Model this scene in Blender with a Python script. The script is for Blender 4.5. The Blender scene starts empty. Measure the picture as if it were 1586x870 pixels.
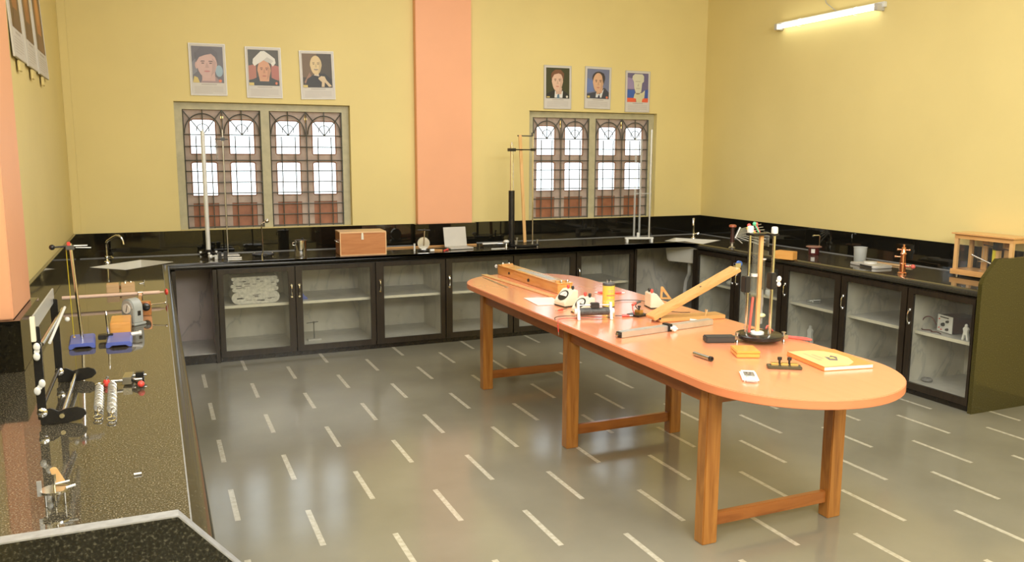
import bpy, bmesh, math, random
from mathutils import Vector, Matrix, Euler
random.seed(7)
C = bpy.context.scene.collection
PI = math.pi

# ------------------------------------------------------------------ materials
MATS = {}
def new_mat(name):
    m = bpy.data.materials.new(name); m.use_nodes = True
    nt = m.node_tree; nt.nodes.clear()
    out = nt.nodes.new('ShaderNodeOutputMaterial')
    MATS[name] = m
    return m, nt, out
def N(nt, typ, **kw):
    n = nt.nodes.new(typ)
    for k, v in kw.items(): setattr(n, k, v)
    return n
def coords(nt, scale=(1, 1, 1), rot=(0, 0, 0)):
    tc = N(nt, 'ShaderNodeTexCoord'); mp = N(nt, 'ShaderNodeMapping')
    mp.inputs['Scale'].default_value = scale; mp.inputs['Rotation'].default_value = rot
    nt.links.new(tc.outputs['Object'], mp.inputs['Vector'])
    return mp.outputs['Vector']
def ramp(nt, fac, stops):
    r = N(nt, 'ShaderNodeValToRGB')
    el = r.color_ramp.elements
    while len(el) < len(stops): el.new(0.5)
    for e, (p, c) in zip(el, stops):
        e.position = p; e.color = (*c, 1)
    nt.links.new(fac, r.inputs['Fac'])
    return r.outputs['Color']
def principled(nt, out, rough=.5, metal=0, spec=.5, coat=0, coat_rough=.05):
    b = N(nt, 'ShaderNodeBsdfPrincipled')
    b.inputs['Roughness'].default_value = rough; b.inputs['Metallic'].default_value = metal
    b.inputs['Specular IOR Level'].default_value = spec
    b.inputs['Coat Weight'].default_value = coat; b.inputs['Coat Roughness'].default_value = coat_rough
    nt.links.new(b.outputs[0], out.inputs['Surface'])
    return b
def flat(name, c, rough=.5, metal=0, spec=.5, var=.10, scale=9, coat=0, bump=0):
    m, nt, out = new_mat(name)
    b = principled(nt, out, rough, metal, spec, coat)
    nz = N(nt, 'ShaderNodeTexNoise'); nz.inputs['Scale'].default_value = scale; nz.inputs['Detail'].default_value = 4
    nt.links.new(coords(nt), nz.inputs['Vector'])
    lo = tuple(max(0, x * (1 - var)) for x in c); hi = tuple(min(1, x * (1 + var)) for x in c)
    nt.links.new(ramp(nt, nz.outputs['Fac'], [(.3, lo), (.7, hi)]), b.inputs['Base Color'])
    if bump:
        bp = N(nt, 'ShaderNodeBump'); bp.inputs['Strength'].default_value = bump; bp.inputs['Distance'].default_value = .002
        nt.links.new(nz.outputs['Fac'], bp.inputs['Height']); nt.links.new(bp.outputs[0], b.inputs['Normal'])
    return m
def wood(name, c1, c2, axis='z', scale=6, rough=.35, coat=.2):
    m, nt, out = new_mat(name)
    b = principled(nt, out, rough, 0, .5, coat, .15)
    s = {'x': (.12, 1, 1), 'y': (1, .12, 1), 'z': (1, 1, .12)}[axis]
    nz = N(nt, 'ShaderNodeTexNoise'); nz.inputs['Scale'].default_value = scale * 4; nz.inputs['Detail'].default_value = 6
    nz.inputs['Distortion'].default_value = 1.2
    nt.links.new(coords(nt, s), nz.inputs['Vector'])
    nt.links.new(ramp(nt, nz.outputs['Fac'], [(.3, c1), (.55, c2), (.72, tuple(.5 * (a + d) for a, d in zip(c1, c2)))]), b.inputs['Base Color'])
    return m
def granite(name, dark, light, scale=190, rough=.05, lo=.5, hi=.74, spec=.5):
    m, nt, out = new_mat(name)
    b = principled(nt, out, rough, 0, spec)
    v = coords(nt)
    nz = N(nt, 'ShaderNodeTexNoise'); nz.inputs['Scale'].default_value = scale; nz.inputs['Detail'].default_value = 3
    nt.links.new(v, nz.inputs['Vector'])
    mid = tuple(.82 * a + .18 * d for a, d in zip(dark, light))
    nt.links.new(ramp(nt, nz.outputs['Fac'], [(lo - .15, dark), (.5 * (lo + hi), mid), (hi, light)]), b.inputs['Base Color'])
    return m
def marble(name, base, vein):
    m, nt, out = new_mat(name)
    b = principled(nt, out, .3)
    v = coords(nt)
    nz = N(nt, 'ShaderNodeTexNoise'); nz.inputs['Scale'].default_value = 2.2; nz.inputs['Detail'].default_value = 7
    nz.inputs['Distortion'].default_value = 1.6
    nt.links.new(coords(nt, (1, 1, .55), (.3, .5, .2)), nz.inputs['Vector'])
    n2 = N(nt, 'ShaderNodeTexNoise'); n2.inputs['Scale'].default_value = 5
    nt.links.new(v, n2.inputs['Vector'])
    c1 = ramp(nt, nz.outputs['Fac'], [(.40, base), (.475, tuple(x * .93 for x in base)), (.5, vein), (.525, base)])
    c2 = ramp(nt, n2.outputs['Fac'], [(.3, (.82, .81, .78)), (.7, (1, 1, 1))])
    mx = N(nt, 'ShaderNodeMix', data_type='RGBA', blend_type='MULTIPLY'); mx.inputs['Factor'].default_value = 1
    nt.links.new(c1, mx.inputs['A']); nt.links.new(c2, mx.inputs['B'])
    nt.links.new(mx.outputs['Result'], b.inputs['Base Color'])
    return m
def glass(name, tint=(1, 1, 1), rough=.02, ior=1.45, veil=0.0):
    m, nt, out = new_mat(name)
    tr = N(nt, 'ShaderNodeBsdfTransparent'); tr.inputs[0].default_value = (*tint, 1)
    gl = N(nt, 'ShaderNodeBsdfGlossy'); gl.inputs['Roughness'].default_value = rough
    fr = N(nt, 'ShaderNodeFresnel')       # same reflectance on the way in and on the way out of a pane
    ge = N(nt, 'ShaderNodeNewGeometry'); mr = N(nt, 'ShaderNodeMapRange')
    mr.inputs['To Min'].default_value = ior; mr.inputs['To Max'].default_value = 1 / ior
    nt.links.new(ge.outputs['Backfacing'], mr.inputs['Value']); nt.links.new(mr.outputs['Result'], fr.inputs['IOR'])
    mx = N(nt, 'ShaderNodeMixShader')
    nt.links.new(fr.outputs[0], mx.inputs[0]); nt.links.new(tr.outputs[0], mx.inputs[1]); nt.links.new(gl.outputs[0], mx.inputs[2])
    if veil:
        df = N(nt, 'ShaderNodeBsdfDiffuse'); df.inputs[0].default_value = (.75, .75, .72, 1)
        m2 = N(nt, 'ShaderNodeMixShader'); m2.inputs[0].default_value = veil
        nt.links.new(mx.outputs[0], m2.inputs[1]); nt.links.new(df.outputs[0], m2.inputs[2])
        nt.links.new(m2.outputs[0], out.inputs['Surface'])
    else:
        nt.links.new(mx.outputs[0], out.inputs['Surface'])
    return m
def emit(name, c, s):
    m, nt, out = new_mat(name)
    e = N(nt, 'ShaderNodeEmission'); e.inputs[0].default_value = (*c, 1); e.inputs[1].default_value = s
    nt.links.new(e.outputs[0], out.inputs['Surface'])
    return m

YELLOW = (.74, .61, .26); ORANGE = (.84, .42, .235)
M_wall = flat('yellow wall paint', YELLOW, .55, var=.03, scale=1.4, spec=.3)
M_orange = flat('orange column paint', ORANGE, .5, var=.03, scale=2, spec=.3)
M_ceil = flat('white ceiling paint', (.8, .78, .7), .8, var=.02)
M_gran = granite('polished black granite', (.0045, .004, .003), (.055, .05, .035), 150, .045, .54, .80, .6)
M_grantop = granite('polished black granite top', (.014, .012, .008), (.30, .26, .18), 220, .045, .44, .68, .9)
M_granpanel = granite('speckled granite panel', (.005, .005, .0035), (.085, .08, .058), 150, .09, .42, .70)
M_nose = granite('granite edge nosing', (.02, .018, .013), (.09, .08, .06), 170, .14)
M_cut = flat('honed granite cut edge', (.26, .26, .255), .35, var=.15, scale=60)
M_marble = marble('white marble', (.66, .63, .545), (.50, .485, .44))
M_marblepink = marble('greyish pink marble', (.52, .45, .42), (.36, .33, .32))
M_shelf = flat('grey stone shelf', (.50, .48, .43), .35, var=.1, scale=14)
M_shelfedge = flat('cream shelf edge', (.70, .66, .53), .5, var=.06)
M_darkwood = wood('black brown stained wood', (.008, .005, .003), (.026, .017, .010), 'z', 5, .35, .2)
M_plinth = flat('black stone plinth', (.018, .014, .010), .25, var=.3, scale=30)
M_glass = glass('cabinet glass', (.97, .975, .955), .03, 1.42, .022)
M_pane = glass('window pane glass', (.96, .98, .97), .02, 1.4)
M_clear = glass('clear laboratory glass', (.95, .965, .96), .02, 1.5, .025)
M_frost = glass('frosted plastic', (.85, .87, .86), .25, 1.4, .32)
M_winframe = flat('olive cream window paint', (.46, .42, .26), .5, var=.12, scale=12)
M_leaf = flat('faded pinkish brown shutter wood', (.43, .33, .27), .6, var=.14, scale=10)
M_leafedge = flat('reddish brown shutter bead', (.30, .13, .06), .6, var=.15)
M_panel = flat('reddish brown shutter panel', (.33, .13, .065), .5, var=.15, scale=16)
M_iron = flat('grey green iron bar', (.085, .085, .07), .5, var=.2)
M_brass = flat('brass', (.75, .55, .22), .28, 1, var=.08)
M_chrome = flat('chrome', (.82, .81, .78), .12, 1, var=.03)
M_steel = flat('brushed steel', (.60, .59, .55), .28, 1, var=.06, scale=20)
M_alu = flat('satin aluminium', (.66, .65, .61), .38, .75, var=.05, scale=20)
M_whitemetal = flat('white enamelled metal', (.74, .74, .70), .3, .1, var=.05)
M_black = flat('black enamel', (.014, .013, .012), .25, var=.2)
M_blackplastic = flat('black plastic', (.02, .019, .017), .4, var=.2)
M_grey = flat('grey painted metal', (.36, .38, .36), .4, var=.06)
M_darkgrey = flat('dark grey wire winding', (.10, .10, .10), .4, .3, var=.25, scale=60)
M_white = flat('white plastic', (.80, .80, .76), .35, var=.04)
M_ceramic = flat('white sink ceramic', (.70, .68, .60), .22, var=.03)
M_cream = flat('cream plastic', (.78, .74, .58), .4, var=.04)
M_red = flat('red plastic', (.75, .07, .05), .35, var=.1)
M_pinkrubber = flat('red rubber', (.62, .12, .09), .45, var=.12)
M_blue = flat('blue enamel', (.11, .15, .48), .3, var=.08)
M_bluesteel = flat('blue pulley plastic', (.05, .12, .35), .3, var=.1)
M_yellowcan = flat('yellow printed tin', (.80, .70, .12), .3, .2, var=.05)
M_tape = flat('yellow scale tape', (.75, .62, .03), .4, var=.05)
M_amber = flat('amber plastic', (.76, .36, .07), .22, var=.06, coat=.3)
M_copper = flat('copper', (.85, .42, .25), .2, 1, var=.05)
M_paper = flat('white paper', (.74, .72, .66), .7, var=.03)
M_board = flat('off white poster board', (.60, .57, .52), .5, var=.02)
M_newsp = flat('folded newsprint', (.58, .56, .49), .8, var=.25, scale=40)
M_ink = flat('grey newspaper ink', (.20, .19, .18), .8, var=.3, scale=40)
M_pinkstick = wood('pale pink wooden rod', (.70, .46, .34), (.78, .56, .43), 'x', 5, .45, .1)
M_teak = wood('varnished teak', (.25, .088, .017), (.42, .175, .036), 'z', 4, .22, .4)
M_teakx = wood('varnished teak rail', (.22, .066, .015), (.35, .12, .026), 'x', 4, .22, .4)
M_teaky = wood('varnished teak apron', (.20, .06, .016), (.33, .11, .026), 'y', 4, .3, .3)
M_pine = wood('honey coloured wood', (.60, .30, .095), (.71, .39, .145), 'x', 6, .3, .3)
M_piney = wood('honey coloured wood lengthwise', (.62, .29, .07), (.74, .38, .11), 'y', 6, .25, .4)
M_pinez = wood('honey coloured wood upright', (.62, .35, .12), (.74, .45, .19), 'z', 6, .3, .3)
M_block = wood('light wooden block', (.56, .34, .16), (.66, .43, .22), 'x', 8, .45, .1)
M_blockorange = wood('orange wooden block', (.70, .30, .06), (.78, .40, .11), 'x', 8, .4, .2)
M_boxwood = wood('reddish box plywood', (.42, .15, .045), (.52, .21, .07), 'x', 6, .35, .2)
M_boxedge = flat('pale box edging', (.72, .45, .22), .4, var=.08)
M_lami = wood('orange laminate', (.79, .30, .142), (.82, .315, .150), 'y', 3, .26, .8)
for n_ in M_lami.node_tree.nodes:
    if n_.type == 'BSDF_PRINCIPLED': n_.inputs['Coat IOR'].default_value = 1.8
M_lamiedge = flat('orange laminate edge band', (.70, .235, .10), .35, var=.04)
M_tube = emit('lit fluorescent tube', (1, .99, .86), 6)
M_ltgrey = flat('silver grey case', (.52, .50, .46), .4, .2, var=.04)

# floor: dark polished stone with pale inlaid dashes in staggered rows
def floor_mat():
    m, nt, out = new_mat('polished stone floor with pale inlay dashes')
    b = principled(nt, out, .16, 0, .75)
    tc = N(nt, 'ShaderNodeTexCoord'); sep = N(nt, 'ShaderNodeSeparateXYZ'); nt.links.new(tc.outputs['Object'], sep.inputs[0])
    def mth(op, a, b_=None, c=None):
        n = N(nt, 'ShaderNodeMath', operation=op)
        for i, v in enumerate((a, b_, c)):
            if v is None: continue
            if isinstance(v, (int, float)): n.inputs[i].default_value = v
            else: nt.links.new(v, n.inputs[i])
        return n.outputs[0]
    px, x0, py, y0 = .3305, .29, .835, 6.92
    u = mth('DIVIDE', mth('SUBTRACT', sep.outputs['X'], x0), px)
    k = mth('FLOOR', mth('ADD', u, .5))
    odd = mth('FLOORED_MODULO', k, 2)
    dx = mth('MULTIPLY', mth('ABSOLUTE', mth('SUBTRACT', u, k)), px)
    yy = mth('FLOORED_MODULO', mth('SUBTRACT', mth('SUBTRACT', y0, sep.outputs['Y']), mth('MULTIPLY', odd, py / 2)), py)
    mask = mth('MULTIPLY', mth('LESS_THAN', dx, .0135), mth('LESS_THAN', yy, .41))
    nz = N(nt, 'ShaderNodeTexNoise'); nz.inputs['Scale'].default_value = 1.6; nz.inputs['Detail'].default_value = 6
    nt.links.new(tc.outputs['Object'], nz.inputs['Vector'])
    n3 = N(nt, 'ShaderNodeTexNoise'); n3.inputs['Scale'].default_value = 40; n3.inputs['Detail'].default_value = 4
    nt.links.new(tc.outputs['Object'], n3.inputs['Vector'])
    base = ramp(nt, nz.outputs['Fac'], [(.3, (.205, .192, .140)), (.7, (.262, .247, .185))])
    dash = ramp(nt, n3.outputs['Fac'], [(.3, (.42, .39, .29)), (.65, (.58, .55, .44))])
    mx = N(nt, 'ShaderNodeMix', data_type='RGBA'); nt.links.new(mask, mx.inputs['Factor'])
    nt.links.new(base, mx.inputs['A']); nt.links.new(dash, mx.inputs['B'])
    nt.links.new(mx.outputs['Result'], b.inputs['Base Color'])
    rr = mth('ADD', mth('MULTIPLY', n3.outputs['Fac'], .05), .13)
    nt.links.new(rr, b.inputs['Roughness'])
    return m
M_floor = floor_mat()

# ------------------------------------------------------------------ mesh helpers
def frame(d):
    d = Vector(d).normalized()
    a = Vector((0, 0, 1)) if abs(d.z) < .9 else Vector((1, 0, 0))
    u = d.cross(a).normalized(); return u, d.cross(u).normalized()
class MB:
    def __init__(s): s.bm = bmesh.new(); s.mi = 0
    def face(s, vs):
        try:
            f = s.bm.faces.new(vs); f.material_index = s.mi; return f
        except ValueError: return None
    def box(s, c, d, rot=None):
        M = Matrix.Translation(c) @ (rot.to_4x4() if rot is not None else Matrix.Identity(4))
        v = [s.bm.verts.new(M @ Vector((x * d[0] / 2, y * d[1] / 2, z * d[2] / 2))) for x in (-1, 1) for y in (-1, 1) for z in (-1, 1)]
        for f in ((0, 1, 3, 2), (4, 6, 7, 5), (0, 4, 5, 1), (2, 3, 7, 6), (0, 2, 6, 4), (1, 5, 7, 3)): s.face([v[i] for i in f])
        return s
    def bb(s, x0, x1, y0, y1, z0, z1):
        return s.box(((x0 + x1) / 2, (y0 + y1) / 2, (z0 + z1) / 2), (abs(x1 - x0), abs(y1 - y0), abs(z1 - z0)))
    def cyl(s, p0, p1, r, r2=None, seg=16, cap=True):
        p0, p1 = Vector(p0), Vector(p1); u, w = frame(p1 - p0); r2 = r if r2 is None else r2
        A = [s.bm.verts.new(p0 + (u * math.cos(2 * PI * i / seg) + w * math.sin(2 * PI * i / seg)) * r) for i in range(seg)]
        B = [s.bm.verts.new(p1 + (u * math.cos(2 * PI * i / seg) + w * math.sin(2 * PI * i / seg)) * r2) for i in range(seg)]
        for i in range(seg): s.face([A[i], A[(i + 1) % seg], B[(i + 1) % seg], B[i]])
        if cap: s.face(A[::-1]); s.face(B)
        return s
    def tube(s, pts, r, seg=8, closed=False):
        pts = [Vector(p) for p in pts]; n = len(pts); rings = []; u = None
        for i, p in enumerate(pts):
            a = pts[(i - 1) % n] if (closed or i > 0) else p
            b = pts[(i + 1) % n] if (closed or i < n - 1) else p
            t = (b - a).normalized()
            if u is None: u, _ = frame(t)
            u = (u - t * u.dot(t))
            if u.length < 1e-6: u, _ = frame(t)
            u.normalize(); w = t.cross(u)
            rings.append([s.bm.verts.new(p + (u * math.cos(2 * PI * k / seg) + w * math.sin(2 * PI * k / seg)) * r) for k in range(seg)])
        for i in range(n if closed else n - 1):
            A, B = rings[i], rings[(i + 1) % n]
            for k in range(seg): s.face([A[k], A[(k + 1) % seg], B[(k + 1) % seg], B[k]])
        if not closed: s.face(rings[0][::-1]); s.face(rings[-1])
        return s
    def lathe(s, prof, c=(0, 0, 0), seg=28, M=None):
        c = Vector(c); rings = []
        for r, z in prof:
            if r < 1e-6:
                p = Vector((0, 0, z)); rings.append([s.bm.verts.new((M @ p if M else p) + c)])
            else:
                ring = []
                for k in range(seg):
                    p = Vector((r * math.cos(2 * PI * k / seg), r * math.sin(2 * PI * k / seg), z))
                    ring.append(s.bm.verts.new((M @ p if M else p) + c))
                rings.append(ring)
        for A, B in zip(rings, rings[1:]):
            for k in range(seg):
                a, b = A[k % len(A)], A[(k + 1) % len(A)]; d, e = B[k % len(B)], B[(k + 1) % len(B)]
                if len(A) == 1 and len(B) == 1: continue
                if len(A) == 1: s.face([a, d, e])
                elif len(B) == 1: s.face([a, b, d])
                else: s.face([a, b, e, d])
        if len(rings[0]) > 1: s.face(rings[0][::-1])
        if len(rings[-1]) > 1: s.face(rings[-1])
        return s
    def ball(s, c, r, sc=(1, 1, 1), seg=14):
        prof = [(r * math.sin(PI * i / 8), -r * math.cos(PI * i / 8)) for i in range(9)]
        return s.lathe(prof, c, seg, Matrix.Diagonal(sc))
    def ring(s, c, R, r, n=(0, 0, 1), seg=24):
        u, w = frame(n); c = Vector(c)
        return s.tube([c + (u * math.cos(2 * PI * i / seg) + w * math.sin(2 * PI * i / seg)) * R for i in range(seg)], r, 8, True)
    def plate(s, outer, t, M=None, holes=()):
        """polygon (with holes) in local XY, extruded 0..t along local z, then moved by M"""
        b2 = bmesh.new()
        for lp in [outer] + list(holes):
            vs = [b2.verts.new((p[0], p[1], 0)) for p in lp]
            for i in range(len(vs)): b2.edges.new((vs[i], vs[(i + 1) % len(vs)]))
        if holes:
            from mathutils.geometry import tessellate_polygon
            vv = b2.verts[:]
            for tri in tessellate_polygon([[Vector((p[0], p[1], 0)) for p in lp] for lp in [outer] + list(holes)]): b2.faces.new([vv[i] for i in tri])
        else: b2.faces.new(b2.verts[:])
        if t:
            r = bmesh.ops.extrude_face_region(b2, geom=b2.faces[:])
            bmesh.ops.translate(b2, vec=(0, 0, t), verts=[g for g in r['geom'] if isinstance(g, bmesh.types.BMVert)])
        bmesh.ops.recalc_face_normals(b2, faces=b2.faces[:])
        mp = {v: s.bm.verts.new((M @ v.co) if M else v.co) for v in b2.verts}
        for f in b2.faces: s.face([mp[v] for v in f.verts])
        b2.free(); return s
    def build(s, name, mats, parent=None, bevel=0, loc=(0, 0, 0), smooth=35, recalc=True):
        if recalc: bmesh.ops.recalc_face_normals(s.bm, faces=s.bm.faces[:])
        if bevel:
            ed = [e for e in s.bm.edges if len(e.link_faces) == 2 and e.calc_face_angle(0) > .6]
            bmesh.ops.bevel(s.bm, geom=ed, offset=bevel, segments=2, affect='EDGES', clamp_overlap=True)
        me = bpy.data.meshes.new(name); s.bm.to_mesh(me); s.bm.free()
        for m in (mats if isinstance(mats, (list, tuple)) else [mats]): me.materials.append(m)
        if smooth:
            me.polygons.foreach_set('use_smooth', [True] * len(me.polygons))
            me.set_sharp_from_angle(angle=math.radians(smooth))
        o = bpy.data.objects.new(name, me); C.objects.link(o); o.location = loc
        if parent: o.parent = parent
        return o
def tag(o, label, cat, group=None, kind=None):
    if label: o['label'] = label
    if cat: o['category'] = cat
    if group: o['group'] = group
    if kind: o['kind'] = kind
    return o
def thing(name, label, cat, loc=(0, 0, 0), rz=0, group=None):
    o = bpy.data.objects.new(name, None); C.objects.link(o); o.empty_display_size = .05
    o.location = loc; o.rotation_euler = (0, 0, rz)
    return tag(o, label, cat, group)
def struct(o, label=None, cat=None):
    return tag(o, label, cat, None, 'structure')
def copy_tree(o, parent=None):
    c = o.copy(); C.objects.link(c)
    if parent: c.parent = parent
    for ch in [q for q in bpy.data.objects if q.parent == o]: copy_tree(ch, c)
    return c
def arc(cx, cy, r, a0, a1, n=12): return [(cx + r * math.cos(a0 + (a1 - a0) * i / n), cy + r * math.sin(a0 + (a1 - a0) * i / n)) for i in range(n + 1)]
def RX(a): return Matrix.Rotation(a, 3, 'X')
def RY(a): return Matrix.Rotation(a, 3, 'Y')
def RZ(a): return Matrix.Rotation(a, 3, 'Z')
UP_XZ = Matrix(((1, 0, 0, 0), (0, 0, 1, 0), (0, 1, 0, 0), (0, 0, 0, 1)))       # plate xy -> world xz, thickness towards +y

# ------------------------------------------------------------------ room
XL, XR, YB, YF, ZT = -.638, 5.789, 7.967, -1.6, 3.9
ZC_, ZB = .85, 1.065                       # worktop height, top of splashback
XCL, XCR, YCB = .09, 5.064, 7.239          # front edges of the worktops
struct(MB().bb(XL - .25, XR + .25, YF - .25, YB + .3, -.12, 0).build('floor', M_floor))
struct(MB().bb(XL - .25, XR + .25, YF - .25, YB + .3, ZT, ZT + .12).build('ceiling', M_ceil))
struct(MB().bb(XL - .25, XL, YF, YB, 0, ZT).build('wall_left', M_wall))
struct(MB().bb(XR, XR + .25, YF, YB, 0, ZT).build('wall_right', M_wall))
struct(MB().bb(XL - .25, XR + .25, YF - .25, YF, 0, ZT).build('wall_front', M_wall))
W = [(.212, 1.755, 1.068, 2.197), (3.617, 5.162, 1.066, 2.195)]
struct(MB().plate([(XL - .25, 0), (XR + .25, 0), (XR + .25, ZT), (XL - .25, ZT)], .28, Matrix.Translation((0, YB, 0)) @ UP_XZ,
       [[(a, c), (b, c), (b, d), (a, d)] for a, b, c, d in W]).build('wall_back', M_wall, smooth=0))
struct(MB().bb(2.385, 2.952, YB - .08, YB, ZB, ZT).build('trim_1', M_orange, bevel=.004), 'orange painted column on the back wall')
struct(MB().bb(XL, -.558, 3.93, 4.47, ZB, ZT).build('trim_2', M_orange, bevel=.004), 'orange painted column on the left wall')
struct(MB().bb(XL, -.575, YB - .03, YB, ZB, ZT).build('trim_3', M_wall, bevel=.003))
# splashbacks (polished black granite) and the surround of the left column
struct(MB().bb(XL, XR, YB - .022, YB, .85, ZB).build('trim_4', M_gran, bevel=.002))
struct(MB().bb(XL, XL + .022, 1.628, YB - .022, .85, ZB).build('trim_5', M_gran, bevel=.002))
struct(MB().bb(XR - .022, XR, 3.809, YB - .022, .85, ZB).build('trim_6', M_gran, bevel=.002))
struct(MB().bb(XL + .022, -.530, 3.89, 4.51, .85, ZB).build('trim_7', M_gran, bevel=.002))
struct(MB().bb(2.35, 2.99, YB - .105, YB - .022, .85, ZB).build('trim_8', M_gran, bevel=.002))
# thin pale sealant bead where worktop and splashback meet
mb = MB(); mb.bb(-.6, 2.35, YB - .029, YB - .022, .8505, .856); mb.bb(2.99, XR - .03, YB - .029, YB - .022, .8505, .856)
mb.bb(XR - .029, XR - .022, 3.85, YB - .03, .8505, .856)
struct(mb.build('trim_9', M_cut))

# windows: painted frame in the reveal, four shutter leaves, iron grille
def rrect(x0, x1, z0, z1, r, bottom=.008):
    pts = [(x0 + bottom, z0), (x1 - bottom, z0), (x1, z0 + bottom)]
    pts += arc(x1 - r, z1 - r * .55, 1, 0, PI / 2, 6) and [(x1 - r + r * math.cos(a), z1 - r * .55 + r * .55 * math.sin(a)) for a in [i * PI / 12 for i in range(7)]]
    pts += [(x0 + r + r * math.cos(a), z1 - r * .55 + r * .55 * math.sin(a)) for a in [PI / 2 + i * PI / 12 for i in range(7)]]
    pts += [(x0, z0 + bottom)]
    return pts
def window(idx, a, b, c, d):
    w = bpy.data.objects.new('window_%d' % idx, None); C.objects.link(w); w.location = (a, YB + .06, c); struct(w)
    Wd, H = b - a, d - c
    x0, x1, m0, m1, zt = .066, Wd - .066, Wd / 2 - .038, Wd / 2 + .038, H - .064
    MB().plate([(0, 0), (Wd, 0), (Wd, H), (0, H)], .07, UP_XZ, [[(x0, .006), (m0, .006), (m0, zt), (x0, zt)], [(m1, .006), (x1, .006), (x1, zt), (m1, zt)]]).build('window_frame', M_winframe, w, smooth=0)
    for (p, q) in ((x0, m0), (m1, x1)):
        g = MB(); hw = (q - p) / 2
        for s in (0, 1):
            l0, l1 = p + hw * s + .002, p + hw * (s + 1) - .002
            g0, g1 = l0 + .055, l1 - .055
            leaf = MB().plate([(l0, .008), (l1, .008), (l1, zt), (l0, zt)], .03, Matrix.Translation((0, .034, 0)) @ UP_XZ,
                [rrect(g0, g1, .672, .98, .05), rrect(g0, g1, .297, .600, .03), [(g0, .016), (g1, .016), (g1, .232), (g0, .232)]]).build('shutter_leaf', M_leaf, w, smooth=0)
            bead = MB()
            for lp in (rrect(g0, g1, .672, .98, .05), rrect(g0, g1, .297, .600, .03)):
                bead.tube([(x, .036, z) for x, z in lp], .006, 6, True)
            bead.build('glazing_bead', M_leafedge, leaf)
            MB().bb(g0 - .004, g1 + .004, .046, .058, .010, .236).build('lower_panel', M_panel, leaf, bevel=.002)
            MB().bb(g0 - .004, g1 + .004, .048, .052, .290, .606).bb(g0 - .004, g1 + .004, .048, .052, .664, .986).build('pane', M_pane, leaf, smooth=0)
            # iron bars over this leaf
            r = .0052; cx = (l0 + l1) / 2; zc = .845
            for fx in (-.062, .062): g.cyl((cx + fx, .008, .0), (cx + fx, .008, zc - .01), r, seg=6)
            g.tube([(cx + hw * .46 * math.cos(t), .008, zc + .01 + .175 * math.sin(t)) for t in [PI * i / 16 for i in range(17)]], r, 6)
            g.tube([(cx + .052 * math.cos(t), .008, zc + .045 + .05 * math.sin(t)) for t in [PI * (-.12 + 1.24 * i / 12) for i in range(13)]], r * .8, 6)
            g.cyl((cx, .008, zc), (cx, .008, zt), r, seg=6)
            g.cyl((cx, .008, zc), (l0 + .004, .008, zt - .01), r, seg=6); g.cyl((cx, .008, zc), (l1 - .004, .008, zt - .01), r, seg=6)
        for x in (p + .006, p + hw, q - .006): g.cyl((x, .004, 0), (x, .004, zt), r, seg=6)
        for z in (.018, .118, .215, .322, .42, .52, .617, .74, zc): g.cyl((p, .001, z), (q, .001, z), r, seg=6)
        g.build('window_grille', M_iron, w, smooth=60)
        MB().cyl((p + hw, .028, zt - .10), (p + hw, .028, zt - .03), .006, seg=8).bb(p + hw - .010, p + hw + .010, .022, .034, zt - .075, zt - .055).build('bolt_latch', M_brass, w)
for i, a in enumerate(W): window(i + 1, *a)

# ------------------------------------------------------------------ worktop, end panels
SL = [(-.504, 7.337), (-.123, 7.717), (.139, 7.467), (-.228, 7.067)]
SR = [(4.93, 7.40), (5.23, 7.66), (5.55, 7.25), (5.125, 6.99)]
wt = thing('granite_worktop', 'black polished granite worktop running round three walls', 'worktop', (0, 0, .85))
e = .045
MB().plate([(XL + .001, 1.658), (XCL - e, 1.658), (XCL - e, YCB + e), (XCR + e, YCB + e), (XCR + e, 3.84), (XR - .001, 3.84), (XR - .001, YB - .001), (XL + .001, YB - .001)],
           .022, Matrix.Translation((0, 0, -.022)), [SL, SR]).build('slab', M_grantop, wt, smooth=0)
mb = MB(); path = [(XCL - e, 1.658), (XCL - e, YCB + e), (XCR + e, YCB + e), (XCR + e, 3.84)]
prof = [(.0, 0.0)] + [(.048 * math.sin(PI * i / 12) ** .75, -.0245 + .027 * math.cos(PI * i / 12)) for i in range(13)] + [(0, -.054)]
def corner(i, off):
    dirs = [(1, 0), (1, -1), (-1, -1), (-1, 0)]
    return (path[i][0] + dirs[i][0] * off, path[i][1] + dirs[i][1] * off)
rows = [[mb.bm.verts.new((*corner(i, o), z)) for o, z in prof[1:-1]] for i in range(4)]
for A, B in zip(rows, rows[1:]):
    for k in range(len(A)): mb.face([A[k], A[(k + 1) % len(A)], B[(k + 1) % len(A)], B[k]])
mb.face(rows[0]); mb.face(rows[-1])
mb.build('edge_nosing', M_nose, wt, smooth=60)
MB().bb(XCL - e - .004, XCL - e + .001, 1.66, YCB + e, -.002, .0012).build('seam', M_cut, wt, smooth=0)
ep = thing('granite_end_panel', 'speckled granite end panel with clipped corner closing the left worktop', 'end panel', (XL, 1.628, 0))
MB().plate([(0, 0), (.76, 0), (.76, .935), (.648, ZB), (0, ZB)], .03, UP_XZ).build('panel', M_granpanel, ep, smooth=0)
MB().plate([(.003, ZB), (.648, ZB), (.762, .9325), (.7625, .9355), (.649, ZB + .003), (.003, ZB + .003)], .03, Matrix.Translation((0, 0.0, 0)) @ UP_XZ).build('cut_edge', M_cut, ep, smooth=0)
ep = thing('granite_end_panel', 'olive dark granite end panel with clipped corner beside the wooden balance case', 'end panel', (5.06, 3.809, 0))
MB().plate([(0, 0), (.729, 0), (.729, ZB), (.134, ZB), (.02, .945), (.0, .90)], .03, UP_XZ).build('panel', granite('dark olive granite panel', (.045, .037, .008), (.12, .10, .03), 120, .07), ep, smooth=0)

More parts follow.
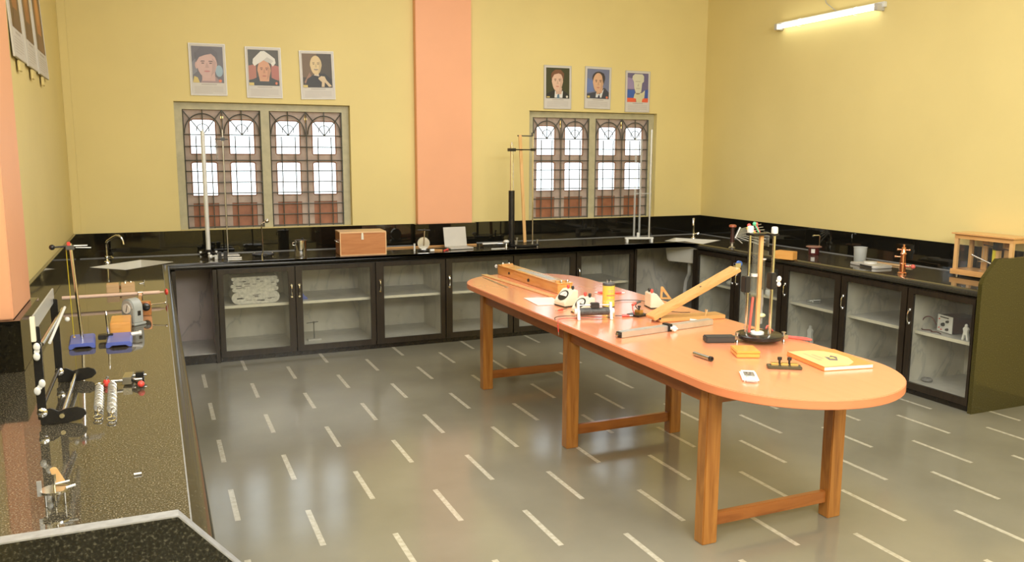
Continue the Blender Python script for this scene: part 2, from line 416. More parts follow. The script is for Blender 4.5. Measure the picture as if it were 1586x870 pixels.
# sinks let into the corners
def sink(pts, depth, label):
    cx = sum(p[0] for p in pts) / 4; cy = sum(p[1] for p in pts) / 4
    s = thing('corner_sink', label, 'sink', (cx, cy, .851), 0)
    loc = [Vector((p[0] - cx, p[1] - cy, 0)) for p in pts]
    def ringpts(k, z): return [tuple((v * k).to_2d()) + (z,) for v in loc]
    mb = MB(); levels = [(.985, 0), (.94, .0), (.92, -.012), (.84, -depth + .02), (.80, -depth), (.82, -depth - .012), (.88, -depth + .01), (.975, -.012)]
    rr = []
    for k, z in levels:
        ring = []
        for i in range(4):
            p, q, r_ = loc[i] * k, loc[(i + 1) % 4] * k, loc[(i - 1) % 4] * k
            for t in (.1, .04, 0): ring.append(mb.bm.verts.new((*(p + (r_ - p) * t * (1 if t else .0) + ((q - p) * .02 if t == 0 else Vector((0, 0, 0)))).to_2d(), z)))
            ring.append(mb.bm.verts.new((*(p + (q - p) * .1).to_2d(), z)))
        rr.append(ring)
    for A, B in zip(rr, rr[1:]):
        for i in range(len(A)): mb.face([A[i], A[(i + 1) % len(A)], B[(i + 1) % len(A)], B[i]])
    n = len(rr[0])
    mb.face(rr[4])
    for i in range(n): mb.face([rr[-1][i], rr[-1][(i + 1) % n], rr[0][(i + 1) % n], rr[0][i]])
    mb.build('basin', M_ceramic, s)
    MB().lathe([(0, .004), (.022, .004), (.026, 0), (0, 0)], (0, 0, -depth + .0005)).build('drain', M_steel, s)
    MB().tube([(0, 0, -depth - .013), (0, 0, -depth - .10), (.02, .03, -depth - .16), (.05, .09, -depth - .19), (.06, .14, -depth - .26), (.06, .16, -depth - .40)], .02, 10).build('waste_pipe', M_white, s)
    return s
sink(SL, .17, 'white corner sink at the left end of the back worktop')
sink(SR, .20, 'white corner sink at the right end of the back worktop, its bowl showing below')
# taps
def tap(loc, pts, handle, label, r=.011):
    t = thing('swan_neck_tap', label, 'tap', loc)
    MB().lathe([(0, 0), (.028, 0), (.026, .008), (.016, .014), (.014, .03), (0, .03)]).build('base', M_chrome, t)
    MB().tube(pts, r, 10).build('spout', M_chrome, t)
    MB().cyl((0, 0, .042), tuple(handle), .008, seg=10).ball((0, 0, .042), .017).cyl(tuple(Vector(handle) * .75 + Vector((0, 0, .0))), handle, .013, seg=10).build('handle', M_chrome, t)
dirv = Vector((.132, -.057, 0))
pts = [(0, 0, .02), (0, 0, .10), (.0, 0, .152)] + [tuple(dirv * k + Vector((0, 0, z))) for k, z in ((.10, .178), (.38, .204), (.62, .222), (.78, .221), (.9, .205), (.97, .18), (1.0, .150))]
tap((-.378, 7.631, .85), pts, (.042, -.02, .045), 'chrome swan-neck tap over the left corner sink')
dirv = Vector((-.05, -.06, 0))
pts = [(0, 0, .02), (0, 0, .15), (0, 0, .18)] + [tuple(dirv * k + Vector((0, 0, z))) for k, z in ((.15, .20), (.4, .215), (.7, .213), (.92, .19), (1, .145))]
tap((5.39, 7.53, .85), pts, (.055, -.02, .06), 'chrome swan-neck tap over the right corner sink')

# ------------------------------------------------------------------ cabinets
DEPTH = .64
def cabinet(w, label, loc, rz, hand='left', door=True, stiles=(.045, .045), pink=False):
    c = thing('base_cabinet', label, 'cabinet', loc, rz, 'glass-fronted base cabinets' if door else None)
    mar = M_marblepink if pink else M_marble
    b = MB(); b.bb(.001, .016, .03, DEPTH, .075, .785); b.bb(w - .016, w - .001, .03, DEPTH, .075, .785)
    b.bb(.016, w - .016, DEPTH - .015, DEPTH, .075, .785); b.build('body', mar, c, smooth=0)
    MB().bb(.016, w - .016, .03, DEPTH - .015, .06, .078).build('bottom_slab', M_shelf, c, smooth=0)
    MB().bb(.0, w, .012, .03, 0, .075).build('plinth', M_plinth, c, smooth=0)
    if door:
        sh = MB().bb(.016, w - .016, .075, DEPTH - .015, .448, .468).build('shelf', M_shelf, c, smooth=0)
        MB().bb(.016, w - .016, .0715, .075, .446, .469).build('shelf_edge', M_shelfedge, sh, smooth=0)
        f = MB(); f.bb(0, .014, .01, .03, .075, .795); f.bb(w - .014, w, .01, .03, .075, .795); f.bb(.014, w - .014, .01, .03, .775, .795)
        f.build('face_frame', M_darkwood, c, smooth=0)
        a0, a1 = stiles; d0, d1, z0, z1 = .006, w - .006, .045, .79
        dr = MB().plate([(d0, z0), (d1, z0), (d1, z1), (d0, z1)], .022, Matrix.Translation((0, -.013, 0)) @ UP_XZ,
            [[(d0 + a0, .094), (d1 - a1, .094), (d1 - a1, .752), (d0 + a0, .752)]]).build('door', M_darkwood, c, smooth=0)
        MB().bb(d0 + a0 - .004, d1 - a1 + .004, -.004, 0, .09, .756).build('door_glass', M_glass, dr, smooth=0)
        hx = d0 + a0 / 2 if hand == 'left' else d1 - a1 / 2
        h = MB(); h.tube([(hx, -.013, .535), (hx, -.026, .54), (hx, -.032, .56), (hx, -.032, .60), (hx, -.026, .62), (hx, -.013, .625)], .0055, 8)
        for z in (.53, .63): h.lathe([(0, -.004), (.011, -.004), (.012, .002), (.009, .006), (0, .006)], (hx, -.017, z), 12, RX(PI / 2))
        h.build('handle', M_chrome, dr)
    else:
        for px_ in ((0, w - .03) if w < .6 else (0,)): MB().bb(px_, px_ + .03, -.01, .03, 0, .795).build('post', M_darkwood, c, smooth=0)
    return c
YC = 7.262
B = [.455, 1.085, 1.79, 2.45, 3.135, 3.81, 4.475]
cabinet(.345, 'open doorless bay with pinkish marble back under the left corner sink', (.105, YC, 0), 0, door=False, pink=True)
lab = ['glass-doored cabinet holding the bundle of folded newspapers', 'glass-doored cabinet with a blue scrap on its shelf, right of the newspaper cabinet',
       'empty glass-doored cabinet under the open laptop and disc instrument', 'glass-doored cabinet half hidden behind the far left corner of the long table',
       'glass-doored cabinet behind the long wooden box on the table', 'glass-doored cabinet next to the open bay of the right corner sink']
stl = [(.04, .05), (.055, .04), (.07, .04), (.06, .045), (.055, .06), (.05, .042)]
for i in range(6):
    cabinet(B[i + 1] - B[i], lab[i], (B[i], YC, 0), 0, 'right' if i == 0 else 'left', True, stl[i])
cabinet(5.72 - 4.48, 'open doorless bay showing the bowl and pipe of the right corner sink', (4.48, YC, 0), 0, door=False)
YR = [7.02, 6.39, 5.735, 5.055, 4.405, 3.845]
lab = ['glass-doored cabinet with white bits on its shelf, behind the tilted plank', 'glass-doored cabinet with two white jars, behind the tall three-rod apparatus',
       'glass-doored cabinet holding a small white clamp figure on its floor', 'empty glass-doored cabinet behind the orange book on the table', 'glass-doored cabinet holding the black and white power supply']
stl = [(.03, .055), (.055, .055), (.06, .06), (.05, .05), (.045, .02)]
for i in range(5):
    cabinet(YR[i] - YR[i + 1], lab[i], (5.08, YR[i], 0), -PI / 2, 'right' if i == 0 else 'left', True, stl[i])
# corner fillers and the hidden base cabinet of the left run
struct(MB().bb(5.066, 5.11, 7.022, 7.07, 0, .79).build('trim_10', M_darkwood, smooth=0))
struct(MB().bb(XL + .01, .045, 1.66, 7.235, 0, .79).build('left_base_cabinet', M_darkwood, smooth=0))

# contents of the cabinets
nb = thing('newspaper_bundle', 'bundle of folded newspapers stacked behind the first glass door', 'newspapers', (.77, 7.53, .469))
mb = MB()
def folded(mb, z, w, d, h, ox):
    pts = [(-w / 2 + h / 2 + ox, 0), (w / 2 - h / 2 + ox, 0)] + [(w / 2 - h / 2 + ox + h / 2 * math.cos(a), h / 2 + h / 2 * math.sin(a)) for a in [-PI / 2 + PI * i / 6 for i in range(7)]][1:-1] \
        + [(w / 2 - h / 2 + ox, h), (-w / 2 + h / 2 + ox, h)] + [(-w / 2 + h / 2 + ox + h / 2 * math.cos(a), h / 2 + h / 2 * math.sin(a)) for a in [PI / 2 + PI * i / 6 for i in range(7)]][1:-1]
    mb.plate(pts, d, Matrix.Translation((0, -d / 2, z)) @ UP_XZ)
MBf = MB(); folded(MBf, 0, .40, .30, .105, 0); MBf.build('folded_newspaper', M_newsp, nb)
z = .105
for i, (h, ox) in enumerate([(.036, .0), (.03, -.012), (.032, .008), (.03, -.004)]):
    m1 = MB(); folded(m1, z, .385, .30, h, ox); m1.build('folded_newspaper', M_newsp, nb); z += h
mb = MB()
for i in range(26):
    x = random.uniform(-.16, .16); zz = random.choice([random.uniform(.02, .085), random.uniform(.115, z - .01)])
    mb.box((x, -.1505, zz), (random.uniform(.015, .05), .0008, random.uniform(.003, .012)))
mb.build('print', M_ink, nb, smooth=0)
tag(MB().plate([(-.03, 0), (.035, 0), (.02, .025), (.004, .03), (-.006, .055), (-.02, .06), (-.03, .03)], .03, UP_XZ).build('crumpled_wrapper', M_blue, loc=(1.185, 7.42, .469), bevel=.004), 'small crumpled blue wrapper on the shelf of the second glass cabinet', 'wrapper')
t = thing('laboratory_stand', 'slim dark stand with cross arm inside the second glass cabinet', 'stand', (1.275, 7.5, .079))
MB().bb(-.06, .06, -.04, .04, 0, .012).build('base', M_ltgrey, t, bevel=.003)
MB().cyl((0, 0, .012), (0, 0, .165), .0045).build('rod', M_iron, t)
MB().cyl((-.065, 0, .158), (.04, .0, .165), .004, seg=8).ball((0, 0, .16), .01).build('cross_arm', M_iron, t)
# right run contents
ps = thing('power_supply', 'black power supply with white front panel on the cabinet shelf', 'power supply', (5.36, 4.215, .469), -PI / 2 - .22)
MB().bb(-.075, .075, -.09, .12, 0.006, .125).build('case', flat('dark maroon case', (.035, .012, .012), .35), ps, bevel=.004)
MB().bb(-.077, .077, -.097, -.09, .004, .127).build('front_panel', M_white, ps, bevel=.001)
mb = MB()
for x, zz, rr in ((-.01, .06, .014), (.035, .088, .010), (.035, .03, .010)): mb.lathe([(0, 0), (rr, 0), (rr * .8, .016), (0, .016)], (x, -.097, zz), 14, RX(PI / 2))
mb.bb(-.05, .04, -.0985, -.097, .108, .116)
mb.build('knob', M_blackplastic, ps)
mb = MB()
for x, zz in ((-.055, .095), (-.055, .03), (-.03, .02)): mb.lathe([(0, 0), (.005, 0), (.004, .006), (0, .006)], (x, -.097, zz), 10, RX(PI / 2))
mb.build('terminal', M_red, ps)
for s in (-.06, .06): MB().bb(s - .012, s + .012, -.07, .10, 0, .006).build('foot', M_blackplastic, ps)
pts = [(5.262, 4.30, .52), (5.24, 4.33, .57), (5.23, 4.38, .56), (5.22, 4.40, .50), (5.22, 4.39, .476), (5.20, 4.36, .474), (5.23, 4.33, .474), (5.22, 4.30, .474), (5.19, 4.28, .474), (5.22, 4.26, .474), (5.21, 4.23, .474), (5.19, 4.20, .474)]
def smoothp(pts, n=5):
    P = [Vector(p) for p in pts]; out = []
    for i in range(len(P) - 1):
        p0, p1, p2, p3 = P[max(i - 1, 0)], P[i], P[i + 1], P[min(i + 2, len(P) - 1)]
        for k in range(n):
            t = k / n
            out.append(.5 * ((2 * p1) + (p2 - p0) * t + (2 * p0 - 5 * p1 + 4 * p2 - p3) * t * t + (3 * p1 - p0 - 3 * p2 + p3) * t ** 3))
    out.append(P[-1]); return out
tag(MB().tube(smoothp(pts), .004, 6).build('coiled_lead', flat('dark red brown cable', (.10, .025, .02), .5)), 'dark coiled cable on the shelf in front of the power supply', 'cable')
def figure(loc, label, h, rz=0):
    f = thing('plastic_clamp', label, 'clamp', loc, rz)
    k = h / .12
    mb = MB(); mb.plate([(-.028 * k, 0), (-.012 * k, 0), (-.004 * k, .04 * k), (.004 * k, .04 * k), (.012 * k, 0), (.028 * k, 0), (.016 * k, .06 * k), (.022 * k, .085 * k), (.010 * k, .10 * k), (-.010 * k, .10 * k), (-.022 * k, .085 * k), (-.016 * k, .06 * k)], .02 * k, Matrix.Translation((0, -.01 * k, 0)) @ UP_XZ)
    mb.build('jaw', M_white, f, bevel=.002)
    MB().lathe([(0, 0), (.010 * k, .0), (.012 * k, .012 * k), (.006 * k, .022 * k), (0, .022 * k)], (0, 0, .098 * k)).build('knob', M_white, f)
figure((5.19, 4.00, .469), 'white two-legged plastic clamp on the shelf right of the power supply', .115, -PI / 2)
figure((5.36, 5.675, .079), 'white two-legged plastic clamp on the floor of the middle right cabinet', .16, -PI / 2)
t = tag(MB().lathe([(0, 0), (.034, 0), (.042, .012), (.03, .026), (.012, .03), (0, .03)]).build('rubber_stopper', M_ink, loc=(5.25, 4.335, .079)), 'dark grey lump on the floor of the power supply cabinet', 'stopper')
t = thing('glass_dish', 'small dish with glass bits on the shelf of the middle right cabinet', 'dish', (5.29, 5.58, .469))
MB().lathe([(0, 0), (.05, 0), (.06, .012), (.057, .012), (.048, .004), (0, .004)]).build('dish', M_frost, t)
MB().cyl((-.03, -.02, .012), (.03, .03, .02), .006, seg=8).cyl((-.02, .03, .012), (.05, -.03, .024), .005, seg=8).build('glass_rod', M_white, t)
for i, (x, y) in enumerate([(5.17, 6.03), (5.17, 5.865)]):
    t = thing('small_jar', ['small white jar on the shelf behind the tall apparatus, the farther of two', 'small white jar on the shelf behind the tall apparatus, the nearer of two'][i], 'jar', (x, y, .469), 0, 'white jars in the right cabinet')
    MB().lathe([(0, 0), (.026, 0), (.029, .01), (.029, .045), (.022, .055), (0, .055)]).build('body', M_white, t)
    MB().lathe([(0, 0), (.024, 0), (.024, .015), (0, .015)], (0, 0, .055)).build('lid', M_ltgrey, t)
t = thing('crumpled_packet', 'crumpled white packet on the shelf behind the tilted plank', 'packet', (5.22, 6.62, .469))
mb = MB(); mb.ball((0, 0, .03), .04, (1.1, 1.5, .75), 9); mb.ball((.02, .07, .02), .03, (1, 1.2, .66), 8); mb.build('packet', M_paper, t, smooth=0)

# ------------------------------------------------------------------ posters
SKIN = {}
def pm(c, cache={}):
    k = tuple(round(x, 3) for x in c)
    if k not in cache: cache[k] = flat('poster ink %d' % len(cache), c, .45, var=.05)
    return cache[k]
def ell(cx, cy, rx, ry, a0=0, a1=2 * PI, n=20): return [(cx + rx * math.cos(a0 + (a1 - a0) * i / n), cy + ry * math.sin(a0 + (a1 - a0) * i / n)) for i in range(n if a1 - a0 > 6.2 else n + 1)]
def face_layers(cx, cy, rx, ry, skin, dark, lip, brow=None):
    sh = tuple(x * .8 for x in skin); brow = brow or dark
    return [(skin, [(cx + rx * math.sin(t) * (1 if math.cos(t) > -.2 else .93), cy + ry * math.cos(t)) for t in [2 * PI * i / 24 for i in range(24)]]),
            (sh, [(cx + rx * .55, cy + ry * .5), (cx + rx * .93, cy + ry * .2), (cx + rx * .8, cy - ry * .5), (cx + rx * .35, cy - ry * .9), (cx + rx * .5, cy - ry * .3)]),
            (brow, [(cx - rx * .62, cy + ry * .20), (cx - rx * .18, cy + ry * .22), (cx - rx * .2, cy + ry * .28), (cx - rx * .5, cy + ry * .29)]),
            (brow, [(cx + rx * .62, cy + ry * .20), (cx + rx * .18, cy + ry * .22), (cx + rx * .2, cy + ry * .28), (cx + rx * .5, cy + ry * .29)]),
            (dark, ell(cx - rx * .38, cy + ry * .1, rx * .15, ry * .045, n=10)), (dark, ell(cx + rx * .38, cy + ry * .1, rx * .15, ry * .045, n=10)),
            (sh, [(cx - rx * .05, cy + ry * .12), (cx + rx * .07, cy + ry * .12), (cx + rx * .2, cy - ry * .24), (cx - rx * .16, cy - ry * .24)]),
            (lip, ell(cx, cy - ry * .5, rx * .3, ry * .055, n=12))]
def poster(label, pts, layers, bg, name='portrait_poster'):
    (x0, z1), (x1, z1b), (x1b, z0b), (x0b, z0) = pts
    X0, X1, Z0, Z1 = (x0 + x0b) / 2, (x1 + x1b) / 2, (z0 + z0b) / 2, (z1 + z1b) / 2
    w, h = X1 - X0, Z1 - Z0
    p = thing(name, label, 'poster', (X0, YB, Z0)); p.rotation_euler = (0, -math.atan2((z1b - z1) * .7 + (z0b - z0) * .3, w), 0)
    poster_parts(p, w, h, layers, bg); return p
def poster_parts(p, w, h, layers, bg):
    MB().bb(0, w, -.012, 0, 0, h).build('board', M_board, p, bevel=.002)
    mb = MB(); E2 = .0065
    mb.bb(0, w, -.0135, -.011, 0, .006).bb(0, w, -.0135, -.011, h - .006, h).bb(0, .006, -.0135, -.011, .006, h - .006).bb(w - .006, w, -.0135, -.011, .006, h - .006)
    mb.build('edge_strip', M_ltgrey, p, smooth=0)
    px, pz, pw, ph = w * .075, h * .245, w * .85, h * .70
    mb = MB(); mats = [pm(bg)]; mb.bb(px, px + pw, -.0126, -.012, pz, pz + ph)
    dep = .0128
    for col, poly in layers:
        m = pm(col)
        if m not in mats: mats.append(m)
        mb.mi = mats.index(m)
        # keep inside the picture
        q = [(min(1, max(0, u)), min(1, max(0, v))) for u, v in poly]
        mb.plate([(px + u * pw, pz + v * ph) for u, v in q], .0002, Matrix.Translation((0, -dep, 0)) @ UP_XZ)
        dep += .0003
    mb.build('portrait', mats, p, smooth=0, recalc=False)
    mb = MB(); mb.bb(w * .30, w * .72, -.0125, -.012, h * .205, h * .222)
    for i in range(6): mb.bb(w * .11, w * (.89 if i < 5 else .6), -.0124, -.012, h * (.165 - .024 * i), h * (.165 - .024 * i) + h * .006)
    mb.build('caption_lines', pm((.42, .38, .34)), p, smooth=0)
gold, red, sk1 = (.62, .48, .15), (.7, .2, .1), (.60, .40, .36)
P1 = [((.22, .22, .25), [(0, .55), (.2, .75), (.15, .3), (0, .2)]), ((.30, .42, .50), ell(.86, .33, .12, .16)), ((.34, .24, .24), [(.25, 0), (.95, 0), (.8, .12), (.7, .2), (.35, .2)]),
      (gold, [(0, 0), (.22, 0), (.16, .14), (.05, .18)]), ((.58, .38, .34), [(.3, .05), (.72, .05), (.72, .3), (.3, .35)]), ((.14, .13, .15), ell(.47, .72, .37, .26)), ((.55, .36, .33), ell(.14, .48, .05, .10))] \
     + face_layers(.47, .50, .33, .37, sk1, (.14, .10, .10), (.48, .20, .20)) + [((.13, .12, .14), [(.13, .55), (.11, .80), (.28, .97), (.6, .98), (.82, .84), (.84, .56), (.76, .70), (.62, .80), (.42, .76), (.24, .70)]), (red, ell(.88, .06, .05, .04))]
P2 = [((.42, .17, .12), [(0, .15), (0, .55), (.25, .6), (.25, .2)]), ((.42, .15, .12), [(1, .15), (1, .55), (.75, .6), (.75, .2)]), ((.045, .05, .05), [(0, 0), (1, 0), (1, .12), (.72, .24), (.3, .24), (0, .12)]), ((.60, .33, .2), [(.36, .12), (.66, .12), (.7, .4), (.3, .4)])] \
     + face_layers(.51, .42, .22, .30, (.62, .32, .19), (.16, .08, .06), (.45, .15, .10)) + [((.70, .68, .62), [(.14, .62), (.16, .74), (.3, .86), (.42, .96), (.54, .97), (.70, .88), (.88, .76), (.90, .64), (.80, .54), (.74, .62), (.62, .66), (.5, .71), (.4, .65), (.3, .60), (.2, .54)]),
      ((.54, .52, .48), [(.5, .71), (.62, .80), (.84, .70), (.74, .62), (.62, .66)]), (gold, [(0, 0), (.16, 0), (.16, .08), (0, .08)]), (red, ell(.90, .07, .04, .04))]
P3 = [((.16, .10, .05), [(0, .3), (0, 1), (.5, 1), (.45, .3)]), ((.30, .16, .10), [(.04, .15), (.24, .45), (.3, .3), (.2, .05)]), ((.025, .024, .024), [(.05, 0), (1, 0), (.98, .25), (.75, .42), (.4, .40), (.15, .25)]), ((.62, .52, .40), [(.38, .36), (.56, .33), (.54, .42), (.42, .44)])] \
     + face_layers(.46, .66, .20, .28, (.66, .50, .26), (.20, .14, .08), (.35, .22, .14)) + [((.30, .26, .2), [(.38, .52), (.54, .52), (.52, .55), (.40, .55)]), ((.62, .48, .30), [(.52, .28), (.62, .34), (.74, .33), (.80, .22), (.98, .04), (.88, .02), (.74, .16), (.72, .02), (.62, .02), (.64, .16), (.54, .24)]), (gold, [(0, 0), (.15, 0), (.15, .07), (0, .07)])]
P4 = [((.02, .022, .02), [(0, 0), (1, 0), (1, .12), (.72, .28), (.36, .28), (0, .14)]), ((.72, .72, .70), [(.36, .02), (.70, .02), (.72, .26), (.55, .12), (.38, .26)]), ((.12, .20, .28), [(.46, 0), (.58, 0), (.56, .12), (.52, .14), (.48, .12)]), ((.60, .40, .30), [(.42, .14), (.66, .14), (.68, .35), (.40, .35)]), ((.16, .07, .04), ell(.48, .72, .28, .22))] \
     + face_layers(.48, .55, .24, .32, (.70, .47, .34), (.16, .09, .06), (.55, .22, .16)) + [((.18, .08, .04), [(.22, .62), (.22, .82), (.38, .94), (.62, .94), (.76, .82), (.75, .62), (.68, .78), (.52, .82), (.34, .78)]), (gold, [(.02, .02), (.15, .02), (.15, .06), (.02, .06)]), ((.75, .7, .6), ell(.89, .06, .045, .04))]
P5 = [((.14, .2, .42), [(0, .2), (0, .7), (.25, .6), (.3, .25)]), ((.05, .055, .075), [(0, 0), (1, 0), (1, .22), (.8, .38), (.36, .22), (0, .15)]), ((.68, .70, .70), [(.40, .04), (.66, .04), (.76, .34), (.58, .14), (.42, .20)]), ((.04, .04, .07), [(.48, 0), (.60, 0), (.58, .12), (.52, .12)]), ((.58, .34, .22), [(.44, .14), (.68, .2), (.72, .4), (.42, .35)]), ((.05, .04, .04), ell(.52, .70, .29, .22))] \
     + face_layers(.50, .54, .24, .33, (.66, .40, .24), (.10, .06, .05), (.50, .2, .14)) + [((.05, .04, .04), [(.74, .48), (.80, .68), (.74, .86), (.58, .90), (.66, .78), (.70, .62)]), (gold, [(.02, .02), (.13, .02), (.13, .09), (.02, .09)]), (red, ell(.9, .05, .05, .04))]
P6 = [((.30, .24, .40), [(0, .45), (0, .85), (.3, .8), (.35, .45)]), ((.05, .12, .40), [(0, .15), (.35, .15), (.35, .42), (0, .42)]), ((.05, .10, .36), [(.75, .12), (1, .12), (1, .45), (.8, .42)]), ((.75, .12, .05), [(0, 0), (.42, 0), (.42, .14), (0, .14)]), ((.75, .12, .05), [(.64, 0), (1, 0), (1, .14), (.64, .14)]),
      ((.62, .58, .36), [(.30, .14), (.34, .28), (.40, .32), (.70, .32), (.84, .42), (.82, .16), (.72, .10), (.70, 0), (.44, 0), (.42, .12)]), ((.62, .60, .44), [(.24, .90), (.34, .97), (.70, .97), (.78, .90), (.78, .72), (.70, .66), (.66, .36), (.56, .30), (.40, .32), (.32, .5), (.30, .7), (.22, .8)]), ((.20, .16, .10), [(.40, .31), (.62, .31), (.56, .27), (.44, .27)]),
      ((.45, .42, .3), [(.36, .70), (.62, .70), (.6, .73), (.38, .73)]), ((.45, .42, .3), [(.46, .55), (.54, .55), (.52, .66)]), ((.45, .42, .3), [(.40, .46), (.60, .46), (.58, .49), (.42, .49)])]
poster('framed portrait of a dark-haired young man on grey, leftmost above the left window', [(.359, 2.694), (.669, 2.697), (.657, 2.252), (.358, 2.25)], P1, (.15, .14, .16))
poster('framed portrait of a man in a white turban above the left window', [(.828, 2.688), (1.142, 2.69), (1.139, 2.245), (.831, 2.24)], P2, (.08, .075, .06))
poster('framed portrait of a bald man with clasped hands above the left window', [(1.306, 2.672), (1.622, 2.681), (1.624, 2.244), (1.31, 2.24)], P3, (.06, .045, .03))
poster('framed portrait of a smiling dark-suited man on dark green, above the right window', [(3.769, 2.657), (4.094, 2.659), (4.091, 2.217), (3.783, 2.216)], P4, (.045, .048, .018))
poster('framed portrait of a man in a suit on blue, above the right window', [(4.247, 2.669), (4.562, 2.666), (4.565, 2.228), (4.251, 2.234)], P5, (.16, .18, .28))
poster('framed picture of a pale stone bust above the right window', [(4.738, 2.642), (5.05, 2.644), (5.059, 2.203), (4.754, 2.207)], P6, (.14, .12, .22))
PL = [((.45, .17, .05), ell(.5, .5, .3, .4)), ((.60, .28, .08), ell(.5, .6, .16, .22)), ((.20, .1, .05), [(.1, 0), (.9, 0), (.7, .25), (.3, .25)])]
for i, (y0, y1, lb) in enumerate([(5.12, 5.54, 'framed brown picture high on the left wall, nearest the orange column'), (5.66, 6.08, 'framed brown picture high on the left wall, middle of the three'), (6.19, 6.70, 'framed orange brown picture high on the left wall, nearest the back corner')]):
    p = thing('wall_poster', lb, 'poster', (XL + .012, y0, 2.245), PI / 2)
    p.rotation_euler = (-.045, 0, PI / 2)
    poster_parts(p, y1 - y0, .64, PL if i == 2 else [(tuple(c * .7 for c in a), b) for a, b in PL], (.14, .08, .03))
    MB().bb(.16, .25, -.008, .004, -.06, -.003).build('hanging_bracket', M_wall, p, bevel=.003)

# ------------------------------------------------------------------ tube light on the right wall
t = thing('tube_light', 'lit fluorescent tube light high on the yellow right wall', 'light', (XR, 6.12, 2.99))
MB().bb(-.035, 0, -.66, .66, .0, .045).build('batten', M_whitemetal, t, bevel=.004)
MB().cyl((-.062, -.60, .0), (-.062, .60, .0), .019, seg=14).build('tube', M_tube, t)
for s in (-.62, .62): MB().bb(-.09, 0, s - .018, s + .018, -.028, .03).build('lamp_holder', M_ltgrey, t, bevel=.004)
for s in (-.36, .33): MB().tube([(-.035, s, .045), (-.075, s, .032), (-.09, s, 0), (-.075, s, -.028), (-.03, s, -.03)], .003, 6).build('tube_clip', M_whitemetal, t)
MB().tube(smoothp([(-.01, -.1, .045), (-.01, -.02, .10), (-.006, .05, .16), (-.006, .06, .30)]), .004, 6).build('cable', M_ltgrey, t)

# ------------------------------------------------------------------ long table
tb = thing('long_table', 'long oval-ended table with orange top and six teak legs', 'table', (2.605, 4.285, 0))
hw, hl = .485, 1.405
ol = arc(0, hl, hw, 0, PI, 28) + arc(0, -hl, hw, PI, 2 * PI, 28)
MB().plate(ol, .040, Matrix.Translation((0, 0, .750))).build('tabletop', [M_lami], tb, bevel=.003)
n = len(ol)
ring = [(x * 1.0, y, 0) for x, y in ol]
edge = MB(); a = [edge.bm.verts.new((x, y, .7535)) for x, y in ol]; b = [edge.bm.verts.new((x, y, .7865)) for x, y in ol]
cen = Vector((0, 0, 0))
def outn(i):
    p, q = Vector((*ol[i - 1], 0)), Vector((*ol[(i + 1) % n], 0)); d = (q - p).normalized(); return Vector((d.y, -d.x, 0))
a2 = [edge.bm.verts.new(v.co + outn(i) * .0015) for i, v in enumerate(a)]; b2 = [edge.bm.verts.new(v.co + outn(i) * .0015) for i, v in enumerate(b)]
for i in range(n):
    j = (i + 1) % n
    edge.face([a2[i], a2[j], b2[j], b2[i]]); edge.face([a[i], a[j], a2[j], a2[i]]); edge.face([b2[i], b2[j], b[j], b[i]]); edge.face([a[j], a[i], b[i], b[j]])
edge.build('edge_band', M_lamiedge, tb)
LX, LY = .3675, (-1.335, .02, 1.395)
for y in LY:
    for s in (-1, 1):
        MB().bb(-.04, .04, -.033, .033, 0, .75).build('leg', M_teak, tb, bevel=.004, loc=(s * LX, y, 0))
    MB().bb(-LX + .04, LX - .04, -.014, .014, .075, .135).build('stretcher', M_teakx, tb, bevel=.003, loc=(0, y, 0))
    MB().bb(-LX + .04, LX - .04, -.012, .012, .655, .75).build('apron', M_teakx, tb, bevel=.002, loc=(0, y, 0))
for s in (-1, 1):
    for y0, y1 in ((LY[0], LY[1]), (LY[1], LY[2])):
        MB().bb(-.012, .012, y0 + .033, y1 - .033, .655, .75).build('apron', M_teaky, tb, bevel=.002, loc=(s * (LX + .01), 0, 0))
ZT_ = .791

# ------------------------------------------------------------------ things on the long table
def on(x, y): return (x, y, ZT_)
# long resistance-wire box
t = thing('sonometer_box', 'long honey-coloured wooden box lying along the far end of the table', 'box', on(2.60, 5.655), .012)
L2 = .535
MB().bb(-.058, .058, -L2, L2, .0, .066).build('body', M_piney, t, bevel=.002)
MB().bb(-.062, .062, -L2 - .004, L2 + .004, .066, .074).build('lid', M_piney, t, bevel=.002)
MB().bb(-.035, .030, -L2 + .16, L2 - .30, .074, .0755).build('metal_scale', M_alu, t, smooth=0)
for y in (-L2 + .05, L2 - .06): MB().bb(-.05, .05, y - .008, y + .008, .074, .086).build('bridge', M_pine, t, bevel=.002)
for x, y in ((-.02, -L2 + .02), (.03, -L2 + .025), (-.02, L2 - .02), (.03, L2 - .03)): MB().lathe([(0, 0), (.008, 0), (.008, .012), (.005, .018), (0, .018)], (x, y, .074)).build('peg', M_steel, t)
for x in (-.018, .012): MB().cyl((x, -L2 + .02, .088), (x, L2 - .02, .088), .0012, seg=6).build('wire', M_steel, t)
MB().cyl((-.058, -.06, .03), (-.066, -.06, .03), .012).cyl((-.058, .30, .035), (-.064, .30, .035), .009).build('sound_hole', M_blackplastic, t)
MB().cyl((-.03, L2, .055), (-.05, L2 + .05, .06), .004).lathe([(0, 0), (.014, 0), (.014, .008), (0, .008)], (-.05, L2 + .05, .055), 14, RX(PI / 2)).build('pulley', M_whitemetal, t)
tag(MB().bb(-.024, .024, -.56, .56, 0, .006).build('metre_stick', M_pinez, loc=(2.437, 5.605, ZT_), bevel=.001), 'pale wooden metre stick lying beside the long wooden box', 'ruler').rotation_euler = (0, 0, .055)
tag(MB().bb(-.007, .007, -.27, .27, 0, .002).build('steel_rule', M_steel, loc=(2.345, 5.775, ZT_), smooth=0), 'thin steel rule near the rounded far end of the table', 'ruler').rotation_euler = (0, 0, -.04)
